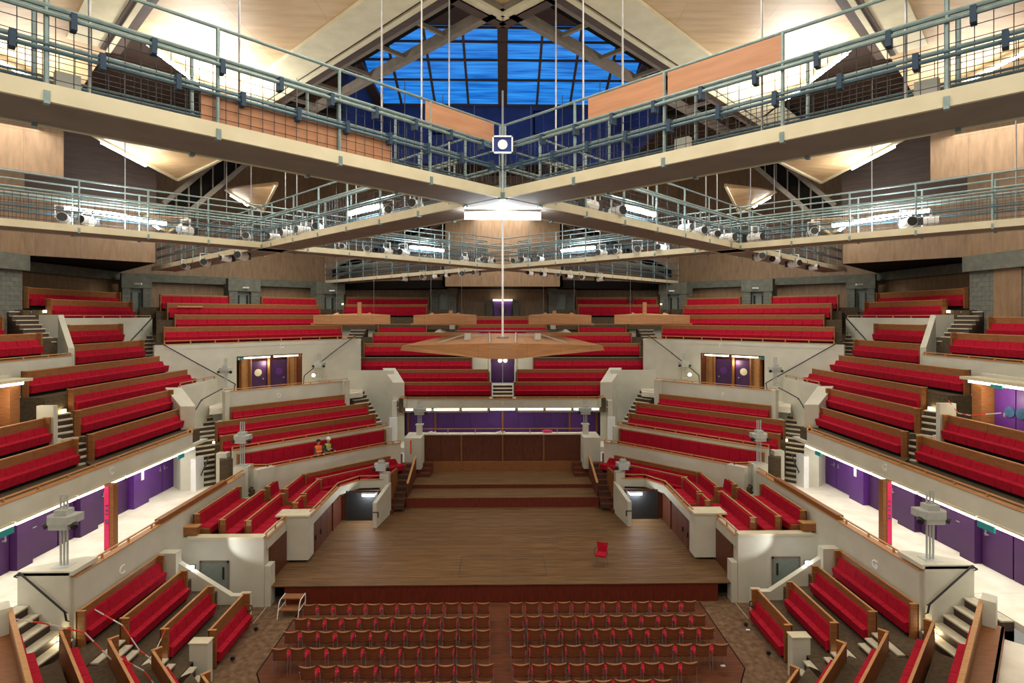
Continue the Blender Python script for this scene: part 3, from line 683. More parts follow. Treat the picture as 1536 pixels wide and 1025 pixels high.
    for i in range(5):
        c=NC[i]; y0=NY[i]-.1; f=fN(s)*.95
        a=Vector((s*(y0-c),y0)); b=Vector((s*(y0-c-5),y0-5)); zt=(2.05,1.63,1.25,.76,.02)[i]
        rws.append(([a,b,b+f,a+f],zt,min(zt,1.9)))
    terrace(rws)
    a=Vector((s*(14.3-1.9),14.3)); b=Vector((s*(14.3-1.9-5),9.3)); f=-fN(s)
    terrace([([a+f*.3,b+f*.3,b+f*5,a+f*5],2.9,.3)],'white_floor')
    # safety tape
    def tape(pts,label):
        o=thing('barrier_tape',pts[0],0,label,'tape'); org=Vector(pts[0]); k=0
        P=[Vector(p)-org for p in pts]; r=MB(); w=MB()
        for a_,b_ in zip(P,P[1:]):
            n_=max(2,int((b_-a_).length/.3))
            for j in range(n_):
                (r if k%2 else w).bar(a_.lerp(b_,j/n_),a_.lerp(b_,(j+1)/n_),.01,.035); k+=1
        r.build('red_stripe','tape_red',o); w.build('white_stripe','tape_white',o)
    if s<0:
        tape([(-12.5,14.6,3.3),(-11.9,14.9,3.0),(-11.2,15.2,2.6),(-10.2,15.1,1.7)],'red and white barrier tape strung from the oak balustrade over the left corner steps')
        tape([(-11.8,16.4,2.6),(-10.8,16.1,2.3),(-10.2,15.9,1.7),(-9.8,15.8,1.5),(-10.0,16.8,1.8)],'red and white barrier tape looping between the left side benches')
        tape([(-10.6,15.4,1.9),(-9.7,15.3,1.5),(-8.9,15.0,.9)],'red and white barrier tape hanging low beside the innermost left corner bench')
    else:
        tape([(15.9,17.6,8.0),(15.5,18.3,7.8),(15.9,19.3,7.7),(16.3,20.2,8.0)],'red and white barrier tape across the side doorway of section G')
        tape([(16.5,20.15,6.6),(16.5,20.2,7.6)],'short end of barrier tape hanging on the white pier by the section G doorway')

# ================================================================== SIDE-STAGE BALCONIES
for s in (-1,1):
    nm='wall_'+SIDE[s]; sd=SIDE[s]
    def B(x0,x1,y0,y1,z0,z1,m=None):
        m=m or MB(); return m.box(min(s*x0,s*x1),max(s*x0,s*x1),y0,y1,z0,z1)
    # floor slabs
    struct('floor', MB().prism([(s*12.2,21.7),(s*9.3,21.7),(s*9.3,23.7),(s*8.3,23.7),(s*8.3,28.2),(s*7.4,29.3),(s*6.2,29.4),(s*6.2,31.2),(s*11.8,26.8),(s*12.2,26.8)],2.0,2.15),'tread')
    # near front: wood panel, white band, rail
    o=thing('stage_side_panelling',(s*9.2,21.7,.74),0,'dark timber panelling under the side balcony at the %s front corner of the stage' % sd,'panelling')
    at(o, B(9.03,9.1,21.97,23.58,.74,2.1).build('panel','panel',o))
    o=thing('stage_side_panelling',(s*8.2,23.9,.74),0,'long dark timber panelling along the %s side of the stage' % sd,'panelling')
    m=MB()
    for k in range(4): B(8.2,8.28,23.9+.78*k+.01,23.9+.78*(k+1)-.01,.74,2.15,m)
    at(o, m.build('panel','panel',o))
    at(o, B(8.14,8.2,24.6,24.66,1.3,1.5).box(min(s*8.14,s*8.2),max(s*8.14,s*8.2),25.3,25.36,1.3,1.5).build('pull_handle','black',o))
    parapet('short white balcony front over the %s front corner of the stage' % sd,[(s*9.12,21.72),(s*9.12,23.55)],2.1,2.5,railh=.22,t=.12)
    parapet('long white balcony front along the %s side of the stage' % sd,[(s*8.2,24.0),(s*8.2,28.1),(s*7.45,29.25),(s*6.2,29.35)],2.15,2.55,railh=.22,t=.12)
    # hanging white pier
    o=thing('white_pier',(s*8.72,23.65,.8),0,'large white box pier projecting over the stage, %s side' % sd,'pier')
    at(o, B(8.15,9.3,23.62,24.3,.85,2.68).build('block','white',o)); at(o, B(8.1,9.5,23.55,24.35,2.68,2.75).build('cap','cream',o))
    # white top of near wall
    struct(nm, B(9.1,12.0,21.45,21.8,2.6,2.68),'cream')
    o=thing('oak_ledge',(s*12.0,21.6,2.7),0,'low oak slatted box at the corner of the %s side balcony' % sd,'ledge')
    at(o, B(11.7,12.6,21.6,21.9,2.7,3.0).build('board','oak',o)); at(o, B(11.65,12.65,21.58,21.92,3.0,3.03).build('cap','oak_edge',o))
    # recess with stage door
    struct(nm, MB().wall((s*8.2,27.1),(s*8.2,28.4),.74,2.2,.1).wall((s*8.2,28.6),(s*6.2,28.6),.74,2.2,.1),'panel')
    o=thing('stage_door',(s*7.1,28.5,.74),0,'dark purple stage door in the recess at the %s back of the stage' % sd,'door')
    MB().box(-.75,.75,-.06,0,0,1.42).build('door_leaf','black',o); MB().box(-.8,-.75,-.1,0,0,1.5).box(.75,.8,-.1,0,0,1.5).build('frame','black',o)
    o=thing('bulkhead_lamp',(s*6.75,28.3,2.1),0,'bright bulkhead lamp over the %s stage door' % sd,'lamp')
    MB().box(-.3,.3,-.08,.08,-.06,.04).build('diffuser','flood',o); MB().box(-.33,.33,-.1,.1,.04,.07).build('housing','grey_box',o)
    lamp('POINT',(s*6.9,27.9,1.9),22,.1,(.8,.9,1))
    # sloping white wing wall beside the door, tall pier behind
    o=thing('white_wing_wall',(s*6.25,27.5,.74),0,'white wing wall with sloping top and black handle beside the %s stage door' % sd,'wall')
    at(o, MB().wall((s*6.25,27.45),(s*5.95,29.5),.74,1.95,.2,z1q=2.35).build('panel','white',o))
    at(o, MB().path([(s*6.3,27.3,1.55),(s*6.05,27.3,1.55),(s*6.05,27.3,1.3)],.03).build('handle','black',o))
    o=thing('white_pier',(s*6.15,29.5,.74),0,'narrow white pier at the inner end of the %s side balcony' % sd,'pier')
    at(o, B(5.95,6.4,29.3,29.8,1.5,2.85).build('shaft','white',o)); at(o, MB().wall((s*6.0,29.8),(s*5.85,31.0),1.3,2.7,.12).build('cheek','oak',o))
    # benches on the balcony, near group
    bl=[(12.05,.642,291.6,358,'against the white walkway front'),(11.05,.7205,323.5,394,'second from the walkway front'),(10.05,.797,356.6,421,'third from the walkway front'),(9.12,.89,425,450,'short one beside the white box pier')]
    for i,(X,mm,ua,ub,w) in enumerate(bl):
        bench((s*X,max(X*F/(754-ua),22.0 if X>9.5 else 24.4)),(s*X,max(X*F/(754-ub),25.4)),H-mm*X,fC(s),'red bench on the near %s side-stage balcony, %s' % (sd,w),'benches on the %s side-stage balcony' % sd,hb=.95,wood=.06,depth=.66,up=False)
    y=lambda X,u: X*F/(754-u)
    bench((s*11.05,y(11.05,400)),(s*11.05,y(11.05,423)),H-.72*11.05,fC(s),'short red bench at the outer back corner of the %s side-stage balcony' % sd,'benches on the %s side-stage balcony' % sd,hb=.95,wood=.06,depth=.66,up=False)
    bench((s*10.05,y(10.05,426)),(s*10.05,28.2),3.17,fC(s),'red bench on the far half of the %s side-stage balcony, straight rear part' % sd,'benches on the %s side-stage balcony' % sd,hb=.95,wood=.06,depth=.66,up=False)
    bench((s*10.0,28.25),(s*5.9,32.35),3.17,fD(s),'long red bench running diagonally below the parapet of section %s' % LET_D[s],'benches on the %s side-stage balcony' % sd,hb=.95,wood=.2,depth=.6,up=False)
    bench((s*9.12,y(9.12,453)),(s*9.12,27.7),3.05,fC(s),'red bench on the far half of the %s side-stage balcony, straight front part' % sd,'benches on the %s side-stage balcony' % sd,hb=.95,wood=.06,depth=.66,up=False)
    bench((s*9.3,28.0),(s*6.6,30.7),3.0,fD(s),'red bench running diagonally behind the %s side-stage balcony front' % sd,'benches on the %s side-stage balcony' % sd,hb=.9,wood=.06,up=True)
    # oak cheek and dark stair down to the stage
    stair((s*5.6,29.6),(s*5.6,32.6),.9,2.6,.75,8,'dark narrow steps from the stage up to the %s side balcony' % sd,tread='panel')
    o=thing('oak_cheek_wall',(s*5.15,30,1.3),0,'oak cheek wall beside the narrow stage steps, %s' % sd,'balustrade')
    at(o, MB().wall((s*5.15,30.4),(s*5.15,33.2),.8,2.0,.08,z1q=2.8).build('board','panel',o)); at(o, MB().wall((s*5.15,30.4),(s*5.15,33.2),2.0,2.04,.12,z0q=2.8,z1q=2.84).build('cap','oak_edge',o))
    # end piers on the way to section D
    o=thing('white_pier',(s*12.35,27.2,2.9),0,'square white pier at the far end of the lower %s front' % LET_C[s],'pier')
    at(o, B(12.05,12.75,26.7,27.3,1.8,3.95).build('shaft','white',o))
    o=thing('white_pier',(s*11.3,26.9,2.2),0,'white pier where the section %s parapet turns down towards the stage' % LET_D[s],'pier')
    at(o, MB().wall((s*11.65,26.6),(s*11.1,27.3),2.0,3.85,.35).build('shaft','white',o))
    o=thing('white_pier',(s*13.4,27.9,2.9),0,'slim white pier at the foot of the broad steps below section %s' % LET_D[s],'pier')
    at(o, B(13.25,13.75,27.1,27.5,2.9,4.5).build('shaft','white',o))
    stair((s*11.85,26.3),(s*11.85,27.2),2.2,2.9,.8,4,'small pale steps behind the %s side-stage benches' % sd)
    o=thing('white_pier',(s*6.6,34.0,2.9),0,'slim white pier at the foot of the steps at the inner end of section %s' % LET_D[s],'pier')
    at(o, B(6.55,6.95,33.0,33.3,2.9,4.55).build('shaft','white',o))

# ================================================================== LOUDSPEAKER POSTS
def speaker_post(x,y,z,h,bz,w,label,double=False):
    o=thing('loudspeaker_post',(x,y,z),0,label,'loudspeaker post')
    r=w*.035
    for dx in (-w*.12,0,w*.12): MB().tube((dx,0,0),(dx,0,h),r,8).build('tube','grey_box',o)
    MB().prism([(-w*.5,-w*.15),(-w*.35,-w*.35),(w*.35,-w*.35),(w*.5,-w*.15),(w*.5,w*.3),(-w*.5,w*.3)],bz-w*.12,bz+w*.16).prism([(-w*.35,-w*.3),(w*.35,-w*.3),(w*.35,w*.2),(-w*.35,w*.2)],bz-w*.32,bz-w*.12).box(-w*.22,w*.22,-w*.2,w*.2,bz+w*.16,bz+w*.36).build('casing','grey_box',o)
    for dx in (-1,1): MB().tube((dx*w*.42,-w*.1,bz-w*.14),(dx*w*.56,-w*.26,bz-w*.22),w*.11,12).build('camera_head','black',o)
    MB().box(-w*.3,w*.3,-w*.25,w*.25,0,.05).build('foot','grey_box',o)
for s in (-1,1):
    sd=SIDE[s]
    speaker_post(s*12.75,16.5,3.8,2.1,1.4,.8,'large grey loudspeaker post on the near corner of the lower %s front' % LET_C[s])
    speaker_post(s*12.4,26.9,3.95,2.1,1.35,.75,'grey loudspeaker post at the far end of the lower %s front' % LET_C[s])
    speaker_post(s*6.35,29.45,1.5,2.1,1.75,.72,'grey loudspeaker post above the %s stage door' % sd)
    speaker_post(s*5.1,34.5,4.4,1.5,.9,.8,'grey loudspeaker post at the %s end of the choir balcony' % sd)
    speaker_post(s*15.2,31.0,7.2,1.6,.95,.65,'small grey loudspeaker post left of the doorway of section D' if s<0 else 'small grey loudspeaker post right of the doorway of section F')
    speaker_post(s*11.6,35.6,7.1,1.6,.95,.65,'small grey loudspeaker post right of the doorway of section D' if s<0 else 'small grey loudspeaker post left of the doorway of section F')
    o=thing('wall_floodlight',(s*11.75,35.0,7.3),0,'small white glowing flood lamp on the parapet near the doorway of section %s' % LET_D[s],'lamp')
    MB().ball((0,0,.1),.11,(1,.8,1)).build('globe','glow',o,True); MB().box(-.05,.05,-.05,.05,-.1,0).build('stem','metal',o)

# ================================================================== AISLE LAMPS
al=[]
for s in (-1,1):
    for k,(x,y,z) in enumerate(((12.0,16.1,1.55),(11.1,16.5,1.2),(10.15,16.7,.75),(15.2,21.15,5.9),(16.2,21.7,6.6),(17.1,22.1,7.4),(12.45,16.0,2.0),(16.2,19.9,6.9),(14.3,28.9,5.0),(14.8,29.0,4.6),(20.9,25.9,11.3),(22.0,33.2,11.8),(19.2,32.0,9.8),(10.8,39.6,8.7),(12.3,43.2,12.0))):
        o=thing('aisle_lamp',(s*x,y,z),0,'small warm aisle lamp beside the steps on the %s, %s counting up' % (SIDE[s],(ORD+['fourteenth','fifteenth'])[k]),'aisle lamp','aisle lamps')
        MB().box(-.07,.07,-.03,.03,-.05,.05).build('lens','glow',o)
        MB().box(-.09,.09,.03,.05,-.07,.07).build('plate','metal',o)
        if k<9: lamp('POINT',(s*x,y-.12,z),7,.05,(1,.85,.5))

# ================================================================== OUTER WALLS, PIERS AND DOORS OF THE TOP GALLERY
EWY=44.8; DWC=59.0; JX=DWC-EWY; CWX=23.5; JY=DWC-CWX
zb0,zb1=13.25,13.75
struct('wall_back', MB().box(-JX,JX,EWY,EWY+.2,9,22.3),'ply')
struct('trim_1', MB().box(-JX,JX,EWY-.45,EWY-.01,zb0,zb1),'concrete')
for s in (-1,1):
    nm='wall_'+SIDE[s]; sd=SIDE[s]
    struct(nm, MB().wall((s*JX,EWY+.1),(s*CWX,JY+.1),9,22.3,.2).wall((s*CWX,JY),(s*CWX,24.8),9,20,.2),'ply')
    struct('trim_2', MB().wall((s*(JX-.1),EWY-.3),(s*(CWX-.35),JY-.15),zb0,zb1,.4).wall((s*(CWX-.3),JY),(s*(CWX-.3),25),zb0,zb1,.4),'concrete')
    # nearer side wall of concrete blocks with timber
    struct(nm, MB().box(min(s*21.3,s*21.6),max(s*21.3,s*21.6),23.9,25.2,10,13.4).box(min(s*21.3,s*21.6),max(s*21.3,s*21.6),6,22.6,10,13.4),'block')
    struct('trim_3', MB().box(min(s*21.0,s*21.6),max(s*21.0,s*21.6),6,25.25,13.1,13.8),'concrete')
    struct(nm, MB().box(min(s*21.2,s*21.5),max(s*21.2,s*21.5),6,25.2,13.8,20).box(min(s*21.25,s*21.6),max(s*21.25,s*21.6),22.6,23.9,10,13.2),'ply')
    # piers with doors
    def pier(c,u0,u1,label,door=True):
        a=Vector(pD(s,c,u0)); b=Vector(pD(s,c,u1)); n=-fD(s)
        o=thing('concrete_pier',((a.x+b.x)/2,(a.y+b.y)/2,11.0),0,label,'pier'); org=Vector(o.location)
        m=MB(); w=(b-a)
        for t0,t1 in ((0,.28),(.72,1)):
            p0=a+w*t0; p1=a+w*t1; m.prism([p0,p1,p1+n*1.0,p0+n*1.0],10.8,zb0)
        x=m.build('shaft','block',o); x.location=-org
        x=MB().prism([a-w*.03-n*.05,b+w*.03-n*.05,b+n*.6,a+n*.6],12.75,13.6).build('lintel','concrete',o); x.location=-org
        p0=a+w*.28+n*.35; p1=a+w*.72+n*.35
        x=MB().wall(p0,p1,10.9,12.8,.06).build('door_leaf','grey_door',o); x.location=-org
        q=(p0+p1)/2-n*.05; dd=w.normalized()
        x=MB().wall(q-dd*w.length*.17,q-dd*w.length*.11,11.6,12.5,.06).wall(q+dd*w.length*.11,q+dd*w.length*.17,11.6,12.5,.06).build('glazed_slot','black',o); x.location=-org
        q=a+w*.5-n*.12
        x=MB().box(q.x-.25,q.x+.25,q.y-.05,q.y+.05,12.95,13.05).build('sign_lamp','helmet',o); x.location=-org
    pier(55.5,190,232,'concrete pier with a grey door at the corner of upper sections %s and %s' % (LET_C[s],LET_D[s]))
    pier(55.5,347,392,'concrete pier with a grey door in the middle of upper section %s' % LET_D[s])
    pier(55.5,477,517,'concrete pier with a grey door at the corner of upper sections %s and E' % LET_D[s])
    o=thing('concrete_pier',(s*4.7,43.8,11),0,'concrete pier with a grey door beside the small back door of section E, %s' % sd,'pier'); org=Vector(o.location)
    x0=3.6; x1=5.6
    for a_,b_ in ((3.6,4.2),(5.0,5.6)): MB().box(min(s*a_,s*b_),max(s*a_,s*b_),43.6,44.8,10.5,13.3).build('shaft','block',o).location=-org
    MB().box(min(s*3.5,s*5.7),max(s*3.5,s*5.7),43.5,44.3,12.8,13.6).build('lintel','concrete',o).location=-org
    MB().box(min(s*4.2,s*5.0),max(s*4.2,s*5.0),43.9,44.0,10.5,12.8).build('door_leaf','grey_door',o).location=-org
    # dark soffit flanking the centre box
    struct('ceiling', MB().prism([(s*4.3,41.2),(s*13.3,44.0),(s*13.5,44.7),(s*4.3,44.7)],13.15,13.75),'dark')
    # folded timber box over the side gallery (its soffit is dark)
    A_=(s*21.3,25.2); B_=(s*17.7,28.8); C_=(s*23.4,34.6)
    struct(nm, MB().wall(A_,B_,13.8,16.6,.15),'ply'); struct(nm, MB().wall(A_,B_,16.61,20,.15),'ply_dark'); struct(nm, MB().wall(B_,C_,13.8,20,.15),'ply_dark')  # upper wall darker: shade above the lit part put into the colour
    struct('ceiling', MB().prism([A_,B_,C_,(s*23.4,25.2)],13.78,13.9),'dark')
    # hanging panel
    o=thing('hanging_panel',(s*18,22,16.5),0,'large plywood panel hung under the ceiling at the %s edge' % sd,'panel')
    a=pD(s,40,104); b=pD(s,40,-40)
    at(o, MB().wall(a,b,16.65,18.45,.06).build('board','ply',o)); at(o, MB().wall(a,b,18.45,18.6,.2).wall(a,b,16.55,16.65,.12).build('edge_rail','truss',o))
struct('wall_back', MB().box(-4.4,4.4,41.0,41.2,13.25,18.8).box(-4.4,-4.2,41.0,44.8,13.25,18.8).box(4.2,4.4,41.0,44.8,13.25,18.8),'ply')
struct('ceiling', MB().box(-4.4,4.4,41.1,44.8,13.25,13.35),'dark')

# ================================================================== CEILING
zc=19.2
for s in (-1,1):
    sd=SIDE[s]
    struct('ceiling', MB().prism([(0,5.2),(0,12.0),(s*10.45,22.45),(s*10.45,15.65)],zc,zc+.15),'ply_ceiling')
    struct('ceiling', MB().prism([(0,2.0),(0,5.2),(s*21.3,26.5),(s*21.3,2.0)],zc,zc+.15),'ply_ceiling')
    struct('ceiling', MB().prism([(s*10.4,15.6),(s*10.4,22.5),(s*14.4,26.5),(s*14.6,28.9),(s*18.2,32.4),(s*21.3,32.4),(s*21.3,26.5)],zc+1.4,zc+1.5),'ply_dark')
    struct('trim_4', MB().wall((s*10.45,15.65),(s*10.45,22.45),zc-.12,zc+1.4,.1),'cream')
    # edge beam of the central opening: cream face, dark steps, bright lip
    e0=Vector((0,12.0)); e1=Vector((s*14.4,26.4)); d=(e1-e0).normalized(); n=Vector((-s*-1*0,1)); n=Vector((-s*1.0,1.0)).normalized()  # towards the opening
    def off(v,k): return (v.x+n.x*k, v.y+n.y*k)
    o=thing('ceiling_beam',(0,12,zc),0,'broad cream painted beam along the %s near edge of the ceiling opening' % sd,'ceiling beam')
    def bx(k0,k1,z0,z1,mt,part):
        m=MB().prism([off(e0,k0),off(e1,k0),off(e1,k1),off(e0,k1)],z0,z1); x=m.build(part,mt,o); x.location=-Vector(o.location)
    bx(-.9,.1,zc-.12,zc+.1,'cream','face'); bx(.1,.25,zc-.02,zc+.3,'ply_dark','recess'); bx(.25,.42,zc-.08,zc+.3,'cream','lip'); bx(.42,.8,zc+.05,zc+.5,'ply_dark','inner_board')
    # truss inside the opening
    o=thing('roof_truss',(0,12,zc),0,'steel roof truss with cross bars inside the %s near edge of the ceiling opening' % sd,'truss'); org=Vector(o.location)
    m=MB()
    for k in (1.0,2.3): m.bar((*off(e0,k),zc+.35),(*off(e1,k),zc+.35),.22,.3)
    x=m.build('chord','truss',o); x.location=-org
    L_=(e1-e0).length
    for j in range(10):
        q=e0+d*(L_*(j+.3)/10)
        x=MB().bar((*off(q,1.0),zc+.35),(*off(q,2.3),zc+.35),.1,.12).build('cross_bar','truss',o); x.location=-org
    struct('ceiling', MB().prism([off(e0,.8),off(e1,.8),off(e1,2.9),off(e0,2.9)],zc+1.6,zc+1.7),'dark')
    # second parallel beam nearer the camera
    o=thing('ceiling_beam',(s*3,8,zc),0,'cream ceiling beam with dark grooves crossing the upper %s corner' % sd,'ceiling beam')
    f0=Vector((s*0,4.9)); f1=Vector((s*12,16.9))
    def off2(v,k): return (v.x+n.x*k, v.y+n.y*k)
    for k0,k1,z0,mt,part in ((-.8,0,zc-.1,'cream','face'),(0,.13,zc-.14,'ply_dark','groove'),(.13,.26,zc-.18,'cream','lip'),(.26,.5,zc-.14,'ply_dark','groove')):
        x=MB().prism([off2(f0,k0),off2(f1,k0),off2(f1,k1),off2(f0,k1)],z0,zc+.02).build(part,mt,o); x.location=-Vector(o.location)
    # rakers falling from the ceiling to the gallery
    def raker(p,q,label,w=.18,gap=.9):
        o=thing('raking_truss',p,0,label,'truss'); P=Vector(p); Q=Vector(q)-P; g=Vector((0,0,gap))
        MB().bar((0,0,0),Q,w,w*1.3).bar(g,Q+g,w,w*1.3).build('chord','truss',o)
        for j in range(1,7): MB().bar(Q*(j/7),Q*(j/7)+g,.06,.06).build('strut','truss',o)
        m=MB().hexa([Vector((0,.25,0)),Vector((0,.3,0)),Q+Vector((0,.3,0)),Q+Vector((0,.25,0)),g+Vector((0,.25,0)),g+Vector((0,.3,0)),Q+g+Vector((0,.3,0)),Q+g+Vector((0,.25,0))]); m.build('backing','dark',o)
    raker((s*13.4,44.0,13.9),(s*4.6,43.4,18.3),'dark raking truss climbing from the %s corner of section E towards the middle' % sd)
    raker((s*17.5,29.2,15.4),(s*14.2,31.4,19.6),'dark raking truss behind the upper catwalk on the %s' % sd,gap=1.5)
    # triangular light troughs
    def trough(pts,label):
        o=thing('light_trough',pts[0],0,label,'light trough'); org=Vector(pts[0])
        P=[Vector(p)-org for p in pts]
        MB().hexa([P[0],P[1],P[2],P[0]+Vector((0,.01,0)),*(q+Vector((0,0,.08)) for q in (P[0],P[1],P[2],P[0]+Vector((0,.01,0))))]).build('reflector','ply_ceiling',o)
        MB().bar(P[0],P[1],.12,.16).bar(P[1],P[2],.12,.16).build('edge','cream',o)
        c=(P[0]+P[1])/2*.96+P[2]*.04
        MB().tube(P[0].lerp(P[1],.15)+Vector((0,0,-.15)),P[0].lerp(P[1],.6)+Vector((0,0,-.15)),.05,8).build('tube','tube',o)
    lamp('POINT',(s*15.6,25.2,17.2),170,.4,(1,.97,.88))  # added point light that brightens the trough's underside
    trough([(s*16.3,22.1,18.35),(s*16.2,28.2,17.9),(s*12.5,25.6,18.35)],'brightly lit triangular plywood trough behind the near catwalk, %s' % sd)
    trough([(s*15.8,32.1,18.3),(s*14.3,33.6,17.3),(s*12.4,31.0,18.4)],'smaller lit triangular plywood trough above the far catwalk, %s' % sd)
    trough([(s*17.2,27.2,15.9),(s*16.8,28.4,15.3),(s*15.6,28.0,15.9)],'low lit triangular plywood trough behind the left catwalk' if s<0 else 'low lit triangular plywood trough behind the right catwalk')
    # bright ceiling tubes close to the near ceiling
    for k,(x,y,L0) in enumerate(((10.25,18.2,3.4),(5.2,9.0,2.0),(15.5,17.5,2.4))):
        lamp('AREA',(s*(x-.9),y,zc-1.3),(430,150,150)[k],1.5,(1,.98,.92),(PI,0,0),3.0)  # added uplight below each tube, without a fixture of its own
        o=thing('ceiling_tube',(s*x,y,zc-.3),PI/2,'bright fluorescent tube under the %s ceiling, %s from the middle' % (sd,('second','first','third')[k]),'fluorescent tube','ceiling tubes')
        MB().tube((-L0/2,0,0),(L0/2,0,0),.035,8).build('tube','tube',o); MB().box(-L0/2,L0/2,-.05,.05,.05,.1).build('batten','cream',o)
struct('ceiling', MB().prism([(0,13.0),(-1,12.0),(-8,5.0),(8,5.0),(1,12.0)],20.0,20.2) if False else MB().prism([(0,15.3),(-5,10.3),(5,10.3)],zc+.3,zc+.4),'ply_ceiling')
o=thing('ceiling_beam',(0,15,zc),0,'cream V-shaped edge beam at the top centre of the ceiling','ceiling beam')
m=MB()
for s in (-1,1): m.wall((0,15.4),(s*5,10.4),zc+.1,zc+.4,.18).wall((0,15.8),(s*5,10.8),zc+.2,zc+.4,.12)
at(o, m.build('lip','cream',o)); m=MB()
for s in (-1,1): m.wall((0,16.05),(s*5,11.05),zc+.2,zc+.55,.35)
at(o, m.build('groove','ply_dark',o))
# far ceiling, its lack of light put into a dark colour, and lantern
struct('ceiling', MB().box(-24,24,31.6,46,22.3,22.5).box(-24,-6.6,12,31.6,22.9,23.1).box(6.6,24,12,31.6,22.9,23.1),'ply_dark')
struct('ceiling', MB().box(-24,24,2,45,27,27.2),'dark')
struct('wall_back', MB().box(-7.2,7.2,31.3,31.5,19.6,23.0),'evening_blue')  # wall blue imitates evening light from the glazing
for k,x in enumerate((-3.2,2.4)):
    o=thing('lantern_hatch',(x,31.25,21.9),0,'small square dark blue shutter in the lantern wall, %s of the two' % ('left','right')[k],'hatch')
    MB().box(-.6,.6,0,.05,-.6,.6).build('leaf','evening_blue',o); MB().box(-.68,.68,.05,.09,-.68,.68).build('surround','pipe_blue',o)
# sloping glazing, bottom Y=30.6 z=23, top Y=26 z=24.6
o=thing('lantern_glazing',(0,31.2,23),0,'large blue-lit sloping roof lantern glazing high in the middle','skylight')
org=Vector(o.location)
xs=[-7.0,-5.6,-3.75,-1.9,0,1.9,3.75,5.6,7.0]; T0=Vector((0,31.2,22.9)); T1=Vector((0,26.4,24.75)); 
for i in range(8):
    a,b=xs[i]+.06,xs[i+1]-.06
    g=MB().hexa([(a,T0.y,T0.z),(b,T0.y,T0.z),(b,T1.y,T1.z),(a,T1.y,T1.z),(a,T0.y,T0.z+.03),(b,T0.y,T0.z+.03),(b,T1.y,T1.z+.03),(a,T1.y,T1.z+.03)]).build('pane','glazing',o); g.location=-org
m=MB()
for x in xs: m.bar((x,T0.y,T0.z-.05),(x,T1.y,T1.z-.05),.12 if x else .5,.12)
for t in (0,.36,.62,.84,1): q=T0.lerp(T1,t); m.bar((-7,q.y,q.z-.06),(7,q.y,q.z-.06),.08,.1)
g=m.build('glazing_bar','ply_dark',o); g.location=-org
struct('ceiling', MB().box(-7.5,7.5,20,26.4,24.8,25.0),'ply_dark')
struct('wall_left', MB().box(-7.4,-7.1,26,31.4,20,24.6),'evening_blue'); struct('wall_right', MB().box(7.1,7.4,26,31.4,20,24.6),'evening_blue')

# ================================================================== CATWALKS
zk=13.6; W=1.2
def catwalk(c, s, x0, x1, label, near, panels=()):
    # centre line y = c + s*x (direction (1,s)); near=True gives mesh and heavy pipes
    o=thing('catwalk',(0,c,zk),s*PI/4,label,'catwalk','lighting catwalks')
    a=x0*R2; b=x1*R2
    MB().box(a,b,-W/2,-W/2+.06,0,.21).box(a,b,W/2-.06,W/2,0,.21).build('fascia','cream',o)
    MB().box(a,b,-W/2+.06,W/2-.06,.02,.07).build('deck','under',o)
    for sd_,y in ((0,-W/2+.03),(1,W/2-.03)):
        m=MB(); m.tube((a,y,1.12),(b,y,1.12),.033,8); m.tube((a,y,1.55),(b,y,1.55),.026,8)
        m.tube((a,y-.05,1.02),(b,y-.05,1.02),.03,8)
        m.build('top_rail','galv',o)
        m=MB(); m.tube((a,y-.03,.60),(b,y-.03,.60),.024,6); m.tube((a,y-.03,.66),(b,y-.03,.66),.016,6)
        m.build('mid_rail','pipe_blue',o)
        m=MB(); n=int((b-a)/1.7)
        for i in range(n+1):
            x=a+(b-a)*i/n; m=MB().tube((0,0,0),(0,0,1.56),.028,6).box(-.03,.03,-.05,.05,-.03,.12)
            if i: p_=p_.copy(); C.objects.link(p_)
            else: p_=m.build('post','galv',o)
            p_.location=(x,y,0)
        m=MB(); n=int((b-a)/.17)
        for i in range(n): 
            x=a+(b-a)*i/n; m.tube((x,y,.2),(x,y,1.02),.006,3,cap=False)
        for z in (.28,.42,.56,.75,.9): m.tube((a,y,z),(b,y,z),.006,3,cap=False)
        m.build('wire_mesh','wire',o)
        if near and sd_==0:
            m=MB(); n=int((b-a)/.8)
            for i in range(n):
                x=a+(b-a)*(i+.3)/n
                for dx,zz in ((0,.90),(.28,.52)):
                    if i or dx: q_=q_.copy(); C.objects.link(q_)
                    else: q_=MB().box(-.03,.03,-.09,.05,0,.20).build('strap','clip',o)
                    q_.location=(x+dx,y,zz)
    for (xa,xb,za,zb,y) in panels:
        MB().box(xa*R2,xb*R2,y-.012,y+.012,za,zb).build('infill_panel','ply_red',o)
    return o
# the left-to-right climbing pair (near), then the far pair
cA=12.75; cB=30.4
catwalk(cA,1,-11,-.45,'near catwalk running from the upper left edge of the picture to the central crossing',True,panels=((-4.55,-2.35,.22,.60,-W/2+.08),(-1.85,-.6,1.14,1.52,-W/2+.02)))
catwalk(cA,-1,.45,11,'near catwalk running from the upper right edge of the picture to the central crossing',True,panels=((2.0,3.1,1.14,1.52,-W/2+.02),(3.14,4.4,1.14,1.52,-W/2+.02)))
catwalk(cA,1,.45,19.0,'catwalk leaving the central crossing towards the far right gallery',False)
catwalk(cA,-1,-19.0,-.45,'catwalk leaving the central crossing towards the far left gallery',False)
catwalk(cB,1,-18.1,-.45,'catwalk from the left wall to the far crossing above the stage',False)
catwalk(cB,-1,.45,18.1,'catwalk from the right wall to the far crossing above the stage',False)
catwalk(cB,1,.45,13.2,'far catwalk ending at the right corner of section E',False)
catwalk(cB,-1,-13.2,-.45,'far catwalk ending at the left corner of section E',False)
for (x,y) in ((0,cA),(0,cB),(-8.83,cA+8.83),(8.83,cA+8.83)):
    pass
